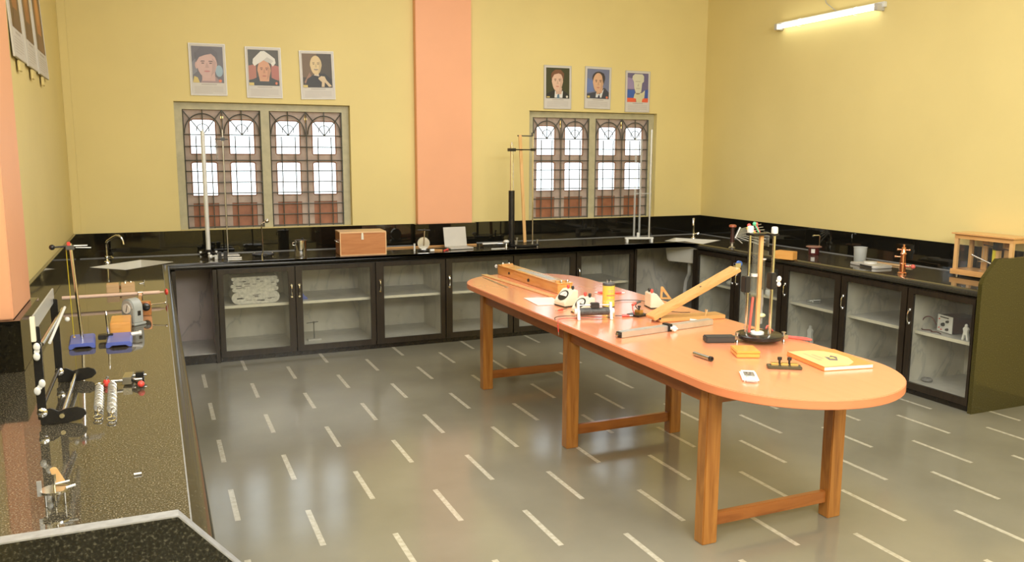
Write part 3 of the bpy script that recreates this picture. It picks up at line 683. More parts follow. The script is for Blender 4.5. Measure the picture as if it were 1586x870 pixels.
tag(MB().plate([(2.257, 5.046), (2.44, 4.99), (2.40, 4.735), (2.229, 4.765)], .0035, Matrix.Translation((0, 0, ZT_))).build('paper_sheet', M_paper, smooth=0), 'white folded sheet of paper beside the larger meter', 'paper')

def meter(loc, rz, label, s=1.0, caps=(M_red, M_blackplastic)):
    m = thing('bench_meter', label, 'meter', loc, rz, 'cream bench meters')
    W2, D, H = .058 * s, .098 * s, .098 * s
    pf = [(-D * .5, .004), (D * .5, .004), (D * .5, H), (D * .12, H), (-D * .5, .028 * s)]
    MB().plate(pf, 2 * W2, Matrix(((0, 0, 1, -W2), (1, 0, 0, 0), (0, 1, 0, 0), (0, 0, 0, 1)))).build('case', M_cream, m, bevel=.004)
    MB().bb(-W2 - .002, W2 + .002, -D * .5 - .002, D * .5 + .002, 0, .005).build('base', M_blackplastic, m)
    a = Vector((0, D * .62, H - .028 * s)); ang = math.atan2(a.z, a.y)
    M4 = Matrix.Translation((0, -D * .19, (H + .028 * s) / 2)) @ Matrix.Rotation(ang, 4, 'X')
    f = MB(); f.plate(ell(0, 0, .043 * s, .036 * s, n=28), .004, M4).build('dial_bezel', M_blackplastic, m)
    d = MB(); d.plate([(.036 * s * math.cos(q), -.004 * s + .031 * s * math.sin(q)) for q in [PI * i / 16 for i in range(17)]], .0012, M4 @ Matrix.Translation((0, 0, .004)))
    d.build('dial', M_paper, m, smooth=0)
    n = MB(); n.plate([(-.001, -.004), (.001, -.004), (.014 * s, .022 * s), (.0125 * s, .0228 * s)], .0005, M4 @ Matrix.Translation((0, 0, .0053))); n.build('needle', M_red, m, smooth=0)
    for x, mm in zip((-.024 * s, .024 * s), caps):
        MB().lathe([(0, 0), (.006, 0), (.006, .005), (.0095, .006), (.0095, .020), (.007, .024), (0, .024)], (x, D * .32, H), 14).build('terminal', mm, m)
    return m
meter(on(2.40, 4.70), -1.45, 'larger cream meter with black round dial at the end of the long wooden box', 1.06)
meter(on(2.38, 4.43), -1.45, 'cream meter with black round dial behind the white-legged coil', 1.0)
meter(on(2.895, 4.43), 1.35, 'cream meter seen from behind, at the foot of the tilted plank', .98, (M_red, M_blackplastic))
# rheostat with white end legs
t = thing('rheostat', 'grey wound coil rheostat standing on white two-legged ends', 'rheostat', on(2.355, 4.245), -.26)
for s in (-1, 1):
    pf = [(-.036, 0), (-.022, 0), (-.012, .022), (.012, .022), (.022, 0), (.036, 0), (.026, .034), (.026, .050), (.012, .064), (.010, .098), (-.010, .098), (-.012, .064), (-.026, .050), (-.026, .034)]
    MB().plate(pf, .016, Matrix(((0, 0, 1, s * .098 - .008), (1, 0, 0, 0), (0, 1, 0, 0), (0, 0, 0, 1)))).lathe([(0, 0), (.02, 0), (.018, .012), (0, .014)], (s * .107, 0, .044), 16, RY(s * PI / 2)).build('end_leg', M_white, t, bevel=.002)
c = MB(); c.lathe([(.012, -.088), (.021, -.088)] + [(.0215 + .0012 * (i % 2), -.086 + .172 * i / 60) for i in range(61)] + [(.012, .088)], (0, 0, .044), 22, RY(PI / 2)); c.build('coil', M_darkgrey, t)
MB().cyl((-.10, 0, .082), (.10, 0, .082), .004).build('slide_rod', M_steel, t)
MB().bb(-.022, .028, -.018, .018, .066, .096).build('slider', M_blackplastic, t, bevel=.003)
MB().cyl((-.105, .012, .044), (-.125, .012, .044), .006).cyl((.105, .012, .044), (.125, .012, .044), .006).build('terminal', M_brass, t)
# yellow cell
t = thing('dry_cell', 'tall yellow tin dry cell standing on the table', 'battery', on(2.632, 4.56))
MB().lathe([(0, 0), (.038, 0), (.039, .004), (.039, .148), (.036, .152), (0, .152)], seg=32).build('can', M_yellowcan, t)
MB().lathe([(.0393, .138), (.0393, .150), (.036, .154), (0, .154)], seg=32).lathe([(.0393, 0), (.0400, .002), (.0393, .006)], seg=32).build('rim', M_darkgrey, t)
lb = MB()
for z0, z1, mi, a0, a1 in ((.105, .111, 0, -2.2, -1.2), (.095, .099, 0, -2.2, -1.2), (.072, .082, 1, -2.4, -1.0), (.050, .055, 0, -2.3, -1.1), (.030, .044, 2, -PI, PI)):
    lb.mi = mi; nn = 16
    A = [lb.bm.verts.new((.0395 * math.cos(a0 + (a1 - a0) * i / nn), .0395 * math.sin(a0 + (a1 - a0) * i / nn), z0)) for i in range(nn + 1)]
    Bv = [lb.bm.verts.new((.0395 * math.cos(a0 + (a1 - a0) * i / nn), .0395 * math.sin(a0 + (a1 - a0) * i / nn), z1)) for i in range(nn + 1)]
    for i in range(nn): lb.face([A[i], A[i + 1], Bv[i + 1], Bv[i]])
lb.build('label_bands', [flat('rose print', (.72, .42, .25), .4), flat('orange red print', (.80, .30, .12), .4), flat('pale yellow band', (.86, .74, .25), .4)], t)
for x in (-.012, .014): MB().lathe([(0, 0), (.006, 0), (.006, .008), (.003, .010), (.003, .018), (0, .018)], (x, 0, .154), 12).build('terminal', M_steel, t)
# crocodile leads
def lead(label, pts, m=M_blackplastic, clips=(0, 1), cm=M_red, r=.0022, cr=.006):
    l = thing('clip_lead', label, 'lead', pts[0])
    o = Vector(pts[0]); P = [Vector(p) - o for p in pts]; S_ = smoothp(P)
    MB().tube(S_, r, 6).build('wire', m, l)
    for e_ in clips:
        a, b = (S_[0], S_[2]) if e_ == 0 else (S_[-1], S_[-3])
        d = (a - b).normalized()
        MB().cyl(tuple(a), tuple(a + d * .045), cr, cr * .6, 10).build('clip_sleeve', cm, l)
        MB().cyl(tuple(a + d * .042), tuple(a + d * .065), cr * .55, cr * .3, 8).build('clip_jaw', M_steel, l)
    return l
z = ZT_ + .0065
lead('dark lead with red clip hanging over the near edge of the table', [(2.145, 4.30, .772), (2.128, 4.31, .80), (2.20, 4.36, z), (2.28, 4.33, z), (2.40, 4.25, z), (2.47, 4.21, z)], clips=(0,))
lead('second red-sleeved clip lead hanging over the table edge', [(2.118, 4.245, .775), (2.122, 4.25, .80), (2.17, 4.29, z), (2.30, 4.27, z), (2.42, 4.215, z + .004)], m=M_pinkrubber, clips=(0,))
lead('short black and red clip lead in front of the larger meter', [(2.36, 4.60, z), (2.33, 4.565, z), (2.30, 4.55, z)], clips=(1,))
lead('dark lead with red clip behind the yellow dry cell', [(2.70, 4.66, z), (2.80, 4.70, z), (2.88, 4.68, z), (2.93, 4.62, z), (2.935, 4.54, z)], clips=(0,), cr=.008)
lead('short red clip lead at the far edge behind the dry cell', [(2.86, 5.02, z), (2.93, 4.985, z)], clips=(1, 0), cr=.009)
lead('short red clip beside the plug key stand', [(2.50, 4.25, z), (2.54, 4.235, z)], clips=(1,), cr=.009)
lead('thin dark lead behind the tilted plank', [(2.86, 4.27, z), (2.92, 4.20, z), (2.98, 4.17, z)], clips=(0,), m=M_blackplastic, cm=M_blackplastic, cr=.005)
# key stand near centre
t = thing('plug_key', 'small plug key on a dark base with a brass block and looped leads', 'key', on(2.645, 4.232), .35)
MB().bb(-.05, .05, -.045, .045, 0, .012).build('base', M_black, t, bevel=.003)
MB().bb(-.006, .030, -.02, .02, .012, .034).build('brass_block', M_brass, t, bevel=.002)
MB().lathe([(0, 0), (.005, 0), (.005, .012), (.010, .014), (.010, .024), (0, .024)], (.014, 0, .034)).build('plug', M_blackplastic, t)
MB().tube(smoothp([(-.03, 0, .012), (-.045, 0, .04), (-.05, 0, .068), (-.03, 0, .074)]), .003, 6).cyl((-.05, .0, .07), (-.015, .005, .078), .008).build('red_lead', M_pinkrubber, t)
MB().tube(smoothp([(.01, 0, .036), (-.02, 0, .058), (-.012, 0, .072), (.02, 0, .080)]), .003, 6).cyl((-.015, .005, .078), (.024, .0, .082), .007).build('black_lead', M_darkgrey, t)
# inclined plane
t = thing('inclined_plane', 'tilted honey-coloured wooden plank hinged to a flat base board', 'inclined plane', on(2.66, 4.055), -.10)
MB().bb(0, .43, -.055, .055, 0, .022).build('base_board', M_pine, t, bevel=.002)
ang = math.radians(25.6)
Rm = RY(-ang)
MB().box(Rm @ Vector((.275, 0, .012)) + Vector((0, 0, .024)), (.62, .105, .024), Rm).build('plank', M_pine, t, bevel=.003)
MB().cyl((0, -.056, .022), (0, .056, .022), .006).build('hinge', M_blackplastic, t)
pe = Rm @ Vector((.60, 0, .024)) + Vector((0, 0, .024))
MB().lathe([(0, -.008), (.017, -.008), (.012, 0), (.017, .008), (0, .008)], pe + Vector((.012, 0, .012)), 20, RX(PI / 2)).build('pulley', M_bluesteel, t)
MB().bb(pe.x - .02, pe.x + .016, -.012, -.009, pe.z - .012, pe.z + .016).bb(pe.x - .02, pe.x + .016, .009, .012, pe.z - .012, pe.z + .016).build('pulley_bracket', M_chrome, t)
MB().cyl((.30, -.045, .022), (.315, -.040, .055), .0035).cyl((.345, .03, .022), (.345, .03, .045), .003).build('pin', M_pinez, t)
MB().lathe([(0, 0), (.006, .0), (.006, .002), (0, .002)], Rm @ Vector((.33, 0, .0245)) + Vector((0, 0, .024)), 12, Rm).build('screw', M_iron, t)
t = thing('wooden_set_square', 'small thin wooden triangle standing behind the tilted plank', 'set square', on(3.12, 4.66), -.4)
MB().plate([(-.03, 0), (.05, 0), (-.012, .085), (-.026, .085)], .006, Matrix.Translation((0, -.003, 0)) @ UP_XZ, [[(-.015, .012), (.022, .012), (-.012, .055)]]).build('triangle', M_pine, t, smooth=0)
# aluminium bar with slider
t = thing('slide_bar', 'long square silver bar with black slider lying across the table', 'bar', on(2.565, 3.80), .155)
MB().bb(-.335, .335, -.022, .022, 0, .032).build('bar', M_alu, t, bevel=.002)
MB().bb(-.342, -.334, -.020, .020, .001, .030).bb(-.001, .001, -.001, .001, .001, .003).build('end_cap', M_blackplastic, t, bevel=.001)
MB().lathe([(0, 0), (.009, 0), (.011, .012), (0, .016)], (-.342, 0, .016), 12, RY(-PI / 2)).build('end_knob', M_steel, t)
MB().bb(-.012, .016, -.030, .026, .0, .040).build('slider', M_blackplastic, t, bevel=.002)
MB().lathe([(0, 0), (.007, 0), (.007, .01), (.017, .014), (.015, .024), (0, .026)], (.012, -.030, .018), 14, RX(PI / 2)).build('slider_knob', M_white, t)
MB().cyl((.0, -.03, .018), (.03, -.056, .016), .009, .004, 10).build('wing', M_white, t)
tag(MB().cyl((-.02, 0, .006), (.02, 0, .006), .006).build('chalk_piece', M_white, loc=(2.86, 3.965, ZT_)), 'white chalk piece beside the wooden base board', 'chalk').rotation_euler = (0, 0, -.9)
tag(MB().bb(-.078, .078, -.034, .034, 0, .032).build('black_case', flat('black cloth case', (.04, .036, .03), .6), loc=(2.662, 3.462, ZT_), bevel=.005), 'black oblong case lying left of the round apparatus base', 'case').rotation_euler = (0, 0, -.35)
# tall three-rod apparatus
A_ = thing('surface_tension_apparatus', 'tall silver apparatus with wooden upright and glass tubes on a round black base', 'apparatus', on(2.865, 3.395), -.12)
MB().lathe([(0, .018), (.115, .018), (.122, .022), (.122, .036), (.115, .040), (0, .040)], seg=40).build('base_plate', M_black, A_)
for a in (PI * .98, -.35, 1.6):
    f = MB(); x, y = .125 * math.cos(a), .125 * math.sin(a)
    f.bb(x - .02, x + .02, y - .012, y + .012, .016, .034); f.cyl((x, y, 0), (x, y, .05), .006); f.lathe([(0, 0), (.011, 0), (.011, .006), (0, .006)], (x, y, .045), 14); f.lathe([(.003, 0), (.009, 0), (.006, .01), (0, .01)], (x, y, 0), 12)
    f.build('levelling_foot', M_steel, A_)
MB().lathe([(0, .04), (.036, .04), (.036, .050), (.03, .054), (0, .054)], (-.015, .0, 0)).build('white_collar', M_white, A_)
MB().bb(-.025, -.005, -.008, .008, .05, .565).build('wooden_upright', M_pinez, A_, bevel=.001)
for x, y in ((-.068, .02), (.024, -.055)):
    MB().cyl((x, y, .04), (x, y, .575), .0075).build('rod', M_chrome, A_)
MB().bb(-.088, .03, -.035, .03, .555, .565).build('top_plate', M_black, A_, bevel=.002)
for x, y in ((-.068, .02), (.024, -.055)):
    MB().lathe([(0, 0), (.016, 0), (.017, .006), (.016, .03), (.010, .034), (0, .034)], (x, y, .567)).build('top_nut', M_whitemetal, A_)
MB().bb(.0, .042, -.07, -.02, .555, .565).build('top_arm', M_black, A_)
MB().lathe([(.006, .0), (.015, .0), (.015, .20), (.014, .205), (.013, .205), (.013, .004), (.006, .004)], (-.046, .0, .355)).build('glass_cylinder', M_clear, A_)
MB().lathe([(0, 0), (.017, 0), (.017, .014), (0, .014)], (-.046, 0, .342)).build('cylinder_cap', M_whitemetal, A_)
MB().lathe([(.006, 0), (.018, 0), (.018, .10), (.017, .10), (.017, .004), (.006, .004)], (-.046, 0, .24)).build('beaker_tube', M_clear, A_)
MB().lathe([(.003, .0), (.009, 0), (.009, .16), (.007, .16), (.007, .002), (.003, .002)], (.010, .01, .265)).build('side_tube', M_clear, A_)
MB().lathe([(.0, .0), (.013, 0), (.015, .006), (0, .008)], (.010, .01, .425)).build('tube_cap', M_whitemetal, A_)
MB().lathe([(0, 0), (.008, 0), (.010, .05), (.006, .08), (.010, .11), (.006, .18), (0, .18)], (.010, .01, .09)).build('stopcock_tube', M_frost, A_)
MB().ball((.010, .0, .135), .015, (1.4, .8, .8)).build('stopcock', flat('pale green stopcock', (.62, .72, .45), .3), A_)
for x, y, zz, sx in ((-.082, .02, .30, 1), (.020, -.055, .325, 1)):
    MB().bb(x - .016, x + .016, y - .022, y + .022, zz - .042, zz + .042).build('clamp', M_blackplastic, A_, bevel=.004)
MB().bb(-.072, .03, -.012, .004, .233, .245).build('cross_shelf', M_clear, A_)
k = MB(); k.ball((.054, -.07, .335), .013, (1, .8, 1.2), 12).ball((.054, -.07, .308), .012, (1, .8, 1.1), 12).cyl((.032, -.06, .325), (.052, -.068, .325), .006).build('wing_knob', M_white, A_)
MB().cyl((-.062, .0, .05), (-.048, .0, .235), .007).build('red_column', M_pinkrubber, A_)
fl = [(-.075, .03, .588, M_tape), (-.068, .035, .602, M_red), (-.040, .03, .610, flat('green plastic tip', (.1, .5, .25), .4)), (-.030, .03, .608, M_pinkrubber)]
for x, y, zz, mm in fl: MB().cyl((x * .6, y * .4, .567), (x, y, zz), .003, seg=6).ball((x, y, zz), .010).build('tipped_pin', mm, A_)
pts = smoothp([(.045, .01, .06), (.07, .03, .07), (.12, .045, .03), (.19, .035, .008), (.25, -.03, .008), (.262, -.07, .008)]) + smoothp([(.262, -.07, .008), (.255, -.085, .008), (.235, -.07, .008), (.18, .01, .008), (.10, .05, .02)])[1:]
MB().tube(pts, .005, 8).build('rubber_tube', M_pinkrubber, A_)
# small things on the near end
t = thing('amber_box', 'flat amber plastic box in front of the round black base', 'box', on(2.60, 3.178), -.42)
MB().bb(-.055, .055, -.065, .065, 0, .020).build('tray', M_amber, t, bevel=.003)
MB().bb(-.057, .057, -.067, .067, .0205, .032).build('lid', M_amber, t, bevel=.003)
t = thing('metal_tube', 'short grey metal tube lying near the table edge', 'tube', on(2.366, 3.198), .06)
MB().lathe([(.005, -.062), (.0105, -.062), (.0105, .062), (.005, .062), (.005, .06), (.0048, -.06)], (0, 0, .0105), 20, RX(PI / 2)).build('body', M_steel, t)
MB().lathe([(.0035, -.008), (.0115, -.008), (.0115, .006), (.006, .006), (.0035, -.002)], (0, -.062, .0115), 20, RX(PI / 2)).build('end_cap', M_blackplastic, t)
t = thing('stopwatch', 'small white digital stopwatch lying on the table', 'stopwatch', on(2.342, 2.828), -.57)
MB().bb(-.035, .035, -.074, .074, 0, .016).build('body', M_white, t, bevel=.006)
MB().bb(-.022, .022, -.028, .040, .0155, .017).build('display', flat('grey display', (.22, .22, .18), .25), t, bevel=.001)
for x, y in ((-.013, -.05), (.013, -.05)): MB().lathe([(0, 0), (.008, 0), (.007, .004), (0, .004)], (x, y, .0155), 14).build('button', M_ltgrey, t)
MB().bb(-.02, .02, -.086, -.072, .003, .010).build('end_clip', M_frost, t, bevel=.002)
mb = MB()
for x, y, w_, h_ in ((-.010, .02, .008, .022), (.006, .02, .008, .022), (-.002, -.012, .026, .006)): mb.box((x, y, .0173), (w_ * .5, h_, .0004))
mb.build('digits', M_blackplastic, t, smooth=0)
t = thing('plug_key', 'long two-plug key with brass blocks on a dark base near the book', 'key', on(2.60, 2.902), -.55)
MB().bb(-.075, .075, -.026, .026, 0, .013).build('base', flat('dark olive ebonite', (.07, .06, .03), .4), t, bevel=.002)
for x in (-.043, 0, .043): MB().bb(x - .017, x + .017, -.012, .012, .013, .024).build('brass_block', M_brass, t, bevel=.002)
for x in (-.0215, .0215): MB().lathe([(0, 0), (.0045, 0), (.0055, .018), (.010, .019), (.010, .031), (0, .031)], (x, 0, .019), 16).build('plug', M_blackplastic, t)
b = thing('paperback_book', 'orange and cream paperback book on the rounded near end of the table', 'book', on(2.878, 2.915), -.17)
bw, bd = .128, .150
MB().bb(-bw + .002, bw - .002, -bd + .002, bd - .002, .002, .018).build('pages', M_paper, b, smooth=0)
MB().bb(-bw, bw, -bd, bd, 0, .002).bb(-bw, bw, -bd, bd, .018, .0195).bb(-bw, -bw + .003, -bd, bd, 0, .0195).build('cover', flat('orange book cover', (.85, .30, .08), .35), b, smooth=0)
cv = MB()
cv.mi = 0; cv.plate([(-bw + .002, -bd + .002), (.00, -bd + .002), (.06, -.10), (.088, -.02), (.085, .06), (.05, .12), (.0, bd - .002), (-bw + .002, bd - .002)], .0004, Matrix.Translation((0, 0, .0195)))
cv.mi = 1; cv.plate([(-.03, -.045), (.005, -.06), (.04, .0), (.03, .035), (.0, .0), (-.012, .02)], .0004, Matrix.Translation((0, 0, .0199)))
cv.mi = 2; cv.plate([(-.01, -.02), (.015, -.03), (.02, .0), (.004, .005)], .0004, Matrix.Translation((0, 0, .0203)))
cv.mi = 3
for i in range(2): cv.box((-.07 + i * .028, .03, .0201), (.014, .14 - i * .05, .0004))
cv.build('cover_print', [flat('pale yellow cover print', (.86, .56, .24), .35), flat('dark cover picture', (.14, .13, .14), .35), flat('cover highlight', (.75, .55, .15), .35), flat('pink cover print', (.84, .42, .22), .35)], b, smooth=0)

M_dial = flat('grey frosted dial', (.26, .26, .23), .35, var=.12)
# ------------------------------------------------------------------ things on the back worktop
ZW = .851
def wk(x, y): return (x, y, ZW)
t = thing('tripod_stand', 'tall thick white tube standing on a black tripod base before the left window', 'stand', wk(.422, 7.70))
MB().cyl((0, 0, .04), (0, 0, 1.075), .019, .0175, 18).build('tube', M_whitemetal, t)
for a in (.5, 2.6, 4.7):
    x, y = .075 * math.cos(a), .075 * math.sin(a)
    MB().tube([(0, 0, .036), (x * .6, y * .6, .030), (x, y, .018)], .013, 10).build('leg', M_black, t)
    MB().cyl((x, y, 0), (x, y, .04), .006).lathe([(0, 0), (.012, 0), (.010, .012), (0, .012)], (x, y, .036), 12).build('levelling_screw', M_whitemetal, t)
MB().lathe([(0, .02), (.028, .02), (.028, .06), (.02, .066), (0, .066)]).build('hub', M_black, t)
MB().cyl((0, 0, 1.075), (0, 0, 1.085), .012).cyl((0, 0, 1.08), (.0, -.0, 1.10), .004).build('top_pin', M_steel, t)
t = thing('retort_stand', 'thin rod stand with a clamp holding a hanging spring before the left window', 'stand', wk(.585, 7.72))
MB().plate([(-.09, -.05), (.09, -.05), (.09, .05), (-.09, .05)], .014).build('base', M_ltgrey, t, bevel=.003)
MB().cyl((0, 0, .014), (0, 0, 1.10), .0055).build('rod', M_steel, t)
MB().bb(-.016, .018, -.016, .016, 1.005, 1.032).build('boss', M_black, t, bevel=.003)
MB().cyl((-.065, -.0, 1.018), (.045, 0, 1.018), .0055).build('arm', M_iron, t)
sp = [(-.055 + .010 * math.cos(q), .010 * math.sin(q), 1.005 - .16 * q / (2 * PI * 16)) for q in [2 * PI * i / 10 for i in range(161)]]
MB().tube([(-.055, 0, 1.018)] + sp, .0016, 5).build('spring', M_steel, t)
t = thing('screw_clamp', 'black and silver screw clamps lying in front of the white tube stand', 'clamp', wk(.545, 7.52), -.1)
MB().bb(-.055, -.03, -.03, .03, 0, .06).bb(-.012, .02, -.03, .03, 0, .062).build('jaw', M_blackplastic, t, bevel=.003)
MB().cyl((-.03, 0, .03), (-.012, 0, .03), .008).cyl((.02, 0, .026), (.12, 0, .026), .007).build('screw', M_steel, t)
MB().bb(.02, .135, -.012, .012, .0, .012).build('bar', M_alu, t, bevel=.002)
MB().ball((-.12, 0, .022), .020).cyl((-.12, 0, .02), (-.055, 0, .03), .008).bb(-.085, -.06, -.02, .02, 0, .035).build('knob', M_whitemetal, t)
t = thing('magnet_stand', 'hooked silver rod with a ball end on a round dark base', 'stand', wk(.863, 7.55))
MB().lathe([(0, .008), (.085, .008), (.095, .014), (.095, .026), (.085, .032), (0, .034)], seg=32).build('base', M_black, t)
for a in (.3, 2.4, 4.5): MB().cyl((.088 * math.cos(a), .088 * math.sin(a), 0), (.088 * math.cos(a), .088 * math.sin(a), .038), .008).build('levelling_screw', M_chrome, t)
MB().tube(smoothp([(0, 0, .03), (0, 0, .15), (-.003, 0, .27), (.006, -.003, .295), (.03, -.008, .305)]), .0058, 8).build('rod', M_chrome, t)
MB().ball((.043, -.01, .315), .02).build('ball', M_chrome, t)
t = thing('calorimeter', 'shiny steel calorimeter cup with rim on the back worktop', 'cup', wk(1.17, 7.43))
MB().lathe([(0, 0), (.050, 0), (.052, .004), (.052, .140), (.060, .142), (.060, .147), (.046, .147), (.046, .01), (0, .01)], seg=32).build('cup', M_chrome, t)
MB().lathe([(0, 0), (.045, 0), (.045, .006), (.02, .009), (0, .009)], (0, 0, .143)).lathe([(0, 0), (.006, 0), (.008, .016), (0, .018)], (.02, 0, .150), 12).build('lid', M_blackplastic, t)
MB().tube([(-.05, 0, .13), (-.066, 0, .125), (-.068, 0, .105), (-.052, 0, .10)], .004, 8).build('handle', M_chrome, t)
t = thing('wooden_case', 'reddish wooden case with a white clasp on the back worktop', 'case', wk(1.712, 7.45), -.04)
MB().bb(-.205, .205, -.115, .14, .003, .200).build('body', M_boxwood, t, smooth=0)
MB().bb(-.207, .207, -.117, .142, .200, .212).build('lid', M_block, t, smooth=0)
eb = MB()
for x in (-.204, .204): eb.bb(x - .0045, x + .0045, -.118, -.112, .0, .205)
for zz in (.004, .203): eb.bb(-.2, .2, -.118, -.112, zz - .004, zz + .004)
eb.build('edging', M_boxedge, t, smooth=0)
MB().plate([(-.011, 0), (.011, 0), (.009, .045), (.006, .062), (-.006, .062), (-.009, .045)], .004, Matrix.Translation((-.008, -.122, .140)) @ UP_XZ).build('clasp', M_cream, t, bevel=.001)
MB().tube([(-.205, -.05, .115), (-.225, -.045, .12), (-.228, .03, .125), (-.205, .035, .125)], .006, 8).build('carry_handle', M_chrome, t)
tag(MB().bb(-.48, .48, -.012, .012, 0, .012).build('metre_stick', M_pine, loc=(2.47, 7.765, ZW), bevel=.001), 'wooden metre stick lying along the splashback behind the laptop', 'ruler')
t = thing('disc_galvanometer', 'small upright disc instrument with a rod and cross arm, left of the laptop', 'instrument', wk(2.306, 7.46), -.2)
MB().lathe([(0, 0), (.06, 0), (.062, .006), (.055, .016), (0, .018)]).build('base', M_black, t)
MB().lathe([(0, -.012), (.052, -.012), (.056, -.008), (.056, .008), (.052, .012), (0, .012)], (0, 0, .072), 28, RX(PI / 2)).build('disc', M_dial, t)
MB().lathe([(.045, -.014), (.057, -.014), (.057, .014), (.045, .014)], (0, 0, .072), 28, RX(PI / 2)).build('disc_rim', M_steel, t)
MB().cyl((0, -.016, .05), (.01, -.016, .20), .006).build('rod', M_chrome, t)
MB().cyl((-.055, -.012, .198), (.062, -.012, .194), .005).ball((.01, -.014, .198), .012).build('cross_arm', M_black, t)
MB().cyl((-.085, .0, 0), (-.085, 0, .07), .009).build('side_post', M_whitemetal, t)
t = thing('laptop', 'open silver laptop on the back worktop', 'laptop', wk(2.68, 7.52), .05)
MB().bb(-.118, .118, -.08, .08, .003, .016).build('base', M_ltgrey, t, bevel=.003)
mb = MB()
for r_ in range(4):
    for c_ in range(11): mb.box((-.095 + c_ * .019, .055 - r_ * .019, .0165), (.015, .015, .002))
mb.build('keyboard', M_alu, t, smooth=0)
MB().box((0, .1005, .105), (.232, .006, .19), RX(-.22)).build('screen', M_ltgrey, t, bevel=.002)
MB().cyl((-.09, .081, .012), (.09, .081, .012), .006).build('hinge', M_steel, t)
t = tag(MB().cyl((-.05, 0, .008), (.03, 0, .008), .008).cyl((.03, 0, .008), (.05, 0, .008), .010).build('red_marker', [M_red], loc=wk(2.50, 7.38)), 'red capped marker in front of the laptop', 'marker'); t.rotation_euler = (0, 0, .9)
tag(MB().bb(-.06, .06, -.012, .012, 0, .012).build('wooden_strip', M_pine, loc=wk(2.42, 7.43), bevel=.001), 'short wooden strip between the disc instrument and the laptop', 'strip').rotation_euler = (0, 0, -.5)
tag(MB().cyl((-.02, 0, .012), (.02, 0, .012), .012).build('white_peg', M_white, loc=wk(2.36, 7.37)), 'white peg lying right of the disc instrument', 'peg')
t = thing('tool_tray', 'low black tray holding a white handled tool, right of the laptop', 'tray', wk(3.03, 7.56), .0)
MB().plate([(-.10, -.05), (.11, -.05), (.11, .05), (-.10, .05)], .022).build('tray', M_black, t, bevel=.003)
MB().box((-.02, -.02, .034), (.16, .022, .014)).build('handle', M_white, t, bevel=.003)
MB().cyl((.06, -.01, .03), (.12, -.03, .03), .010).ball((.125, -.03, .03), .016).build('tool_head', M_steel, t)
tag(MB().bb(-.07, .07, -.006, .006, 0, .006).build('steel_rod', M_whitemetal, loc=wk(3.02, 7.36), bevel=.001), 'short white strip at the front edge before the black tray', 'strip')
t = thing('door_knob', 'small white round knob on a stem beside the black tube stand', 'knob', wk(3.135, 7.43))
MB().lathe([(0, 0), (.016, 0), (.010, .008), (.007, .045), (0, .045)]).build('stem', M_steel, t)
MB().ball((0, 0, .058), .026, (1.15, 1.15, .7)).build('head', M_whitemetal, t)
t = thing('column_stand', 'black lower tube, wooden scale and silver rod rising from a round black base', 'apparatus', wk(3.335, 7.50))
MB().lathe([(0, .006), (.16, .006), (.168, .012), (.168, .024), (.16, .03), (0, .032)], seg=36).build('base', M_black, t)
for a in (-2.4, -.7, 1.5): MB().cyl((.155 * math.cos(a), .155 * math.sin(a), 0), (.155 * math.cos(a), .155 * math.sin(a), .06), .007).lathe([(0, 0), (.013, 0), (.013, .01), (0, .01)], (.155 * math.cos(a), .155 * math.sin(a), .06), 12).build('levelling_screw', M_steel, t)
MB().cyl((-.135, -.045, .03), (-.135, -.045, .55), .030, seg=20).build('black_tube', M_black, t)
MB().cyl((-.135, -.045, .55), (-.135, -.045, .985), .018, .016, 18).cyl((-.135, -.045, .985), (-.135, -.045, 1.015), .010, .005, 12).build('silver_tube', M_chrome, t)
MB().box((.0, -.0, .56), (.030, .014, 1.05), RY(-.055)).build('wooden_scale', M_pinez, t, bevel=.001)
MB().cyl((.125, .03, .03), (.125, .03, 1.10), .0075).build('rod', M_chrome, t)
MB().bb(-.17, -.10, -.07, -.02, .925, .955).bb(.105, .145, .01, .05, .93, .955).cyl((-.12, -.045, .942), (.125, .03, .942), .006).build('clamp_arm', M_black, t, bevel=.002)
MB().cyl((-.055, .0, 1.075), (.13, .03, 1.075), .006).lathe([(0, 0), (.010, 0), (.010, .03), (0, .034)], (.115, .028, 1.075), 12).build('top_bar', M_iron, t)
t = thing('manometer_stand', 'slender glass tubes on a white footed stand before the right window', 'stand', wk(4.60, 7.37), -.28)
MB().bb(-.15, .15, -.02, .02, .035, .055).build('cross_bar', M_whitemetal, t, bevel=.003)
for x in (-.13, .13): MB().bb(x - .012, x + .012, -.03, .03, 0, .036).build('foot', M_whitemetal, t, bevel=.003)
for x, h in ((-.055, 1.07), (.0, 1.05), (.105, 1.15)):
    MB().cyl((x, 0, .055), (x, 0, h), .011 if x < .1 else .009, seg=12).build('tube', M_frost if x < .1 else M_alu, t)
MB().lathe([(0, 0), (.016, 0), (.016, .045), (0, .05)], (-.01, 0, .055)).build('collar', M_whitemetal, t)
MB().bb(-.07, .12, -.006, .006, .50, .508).build('tie_bar', M_frost, t)

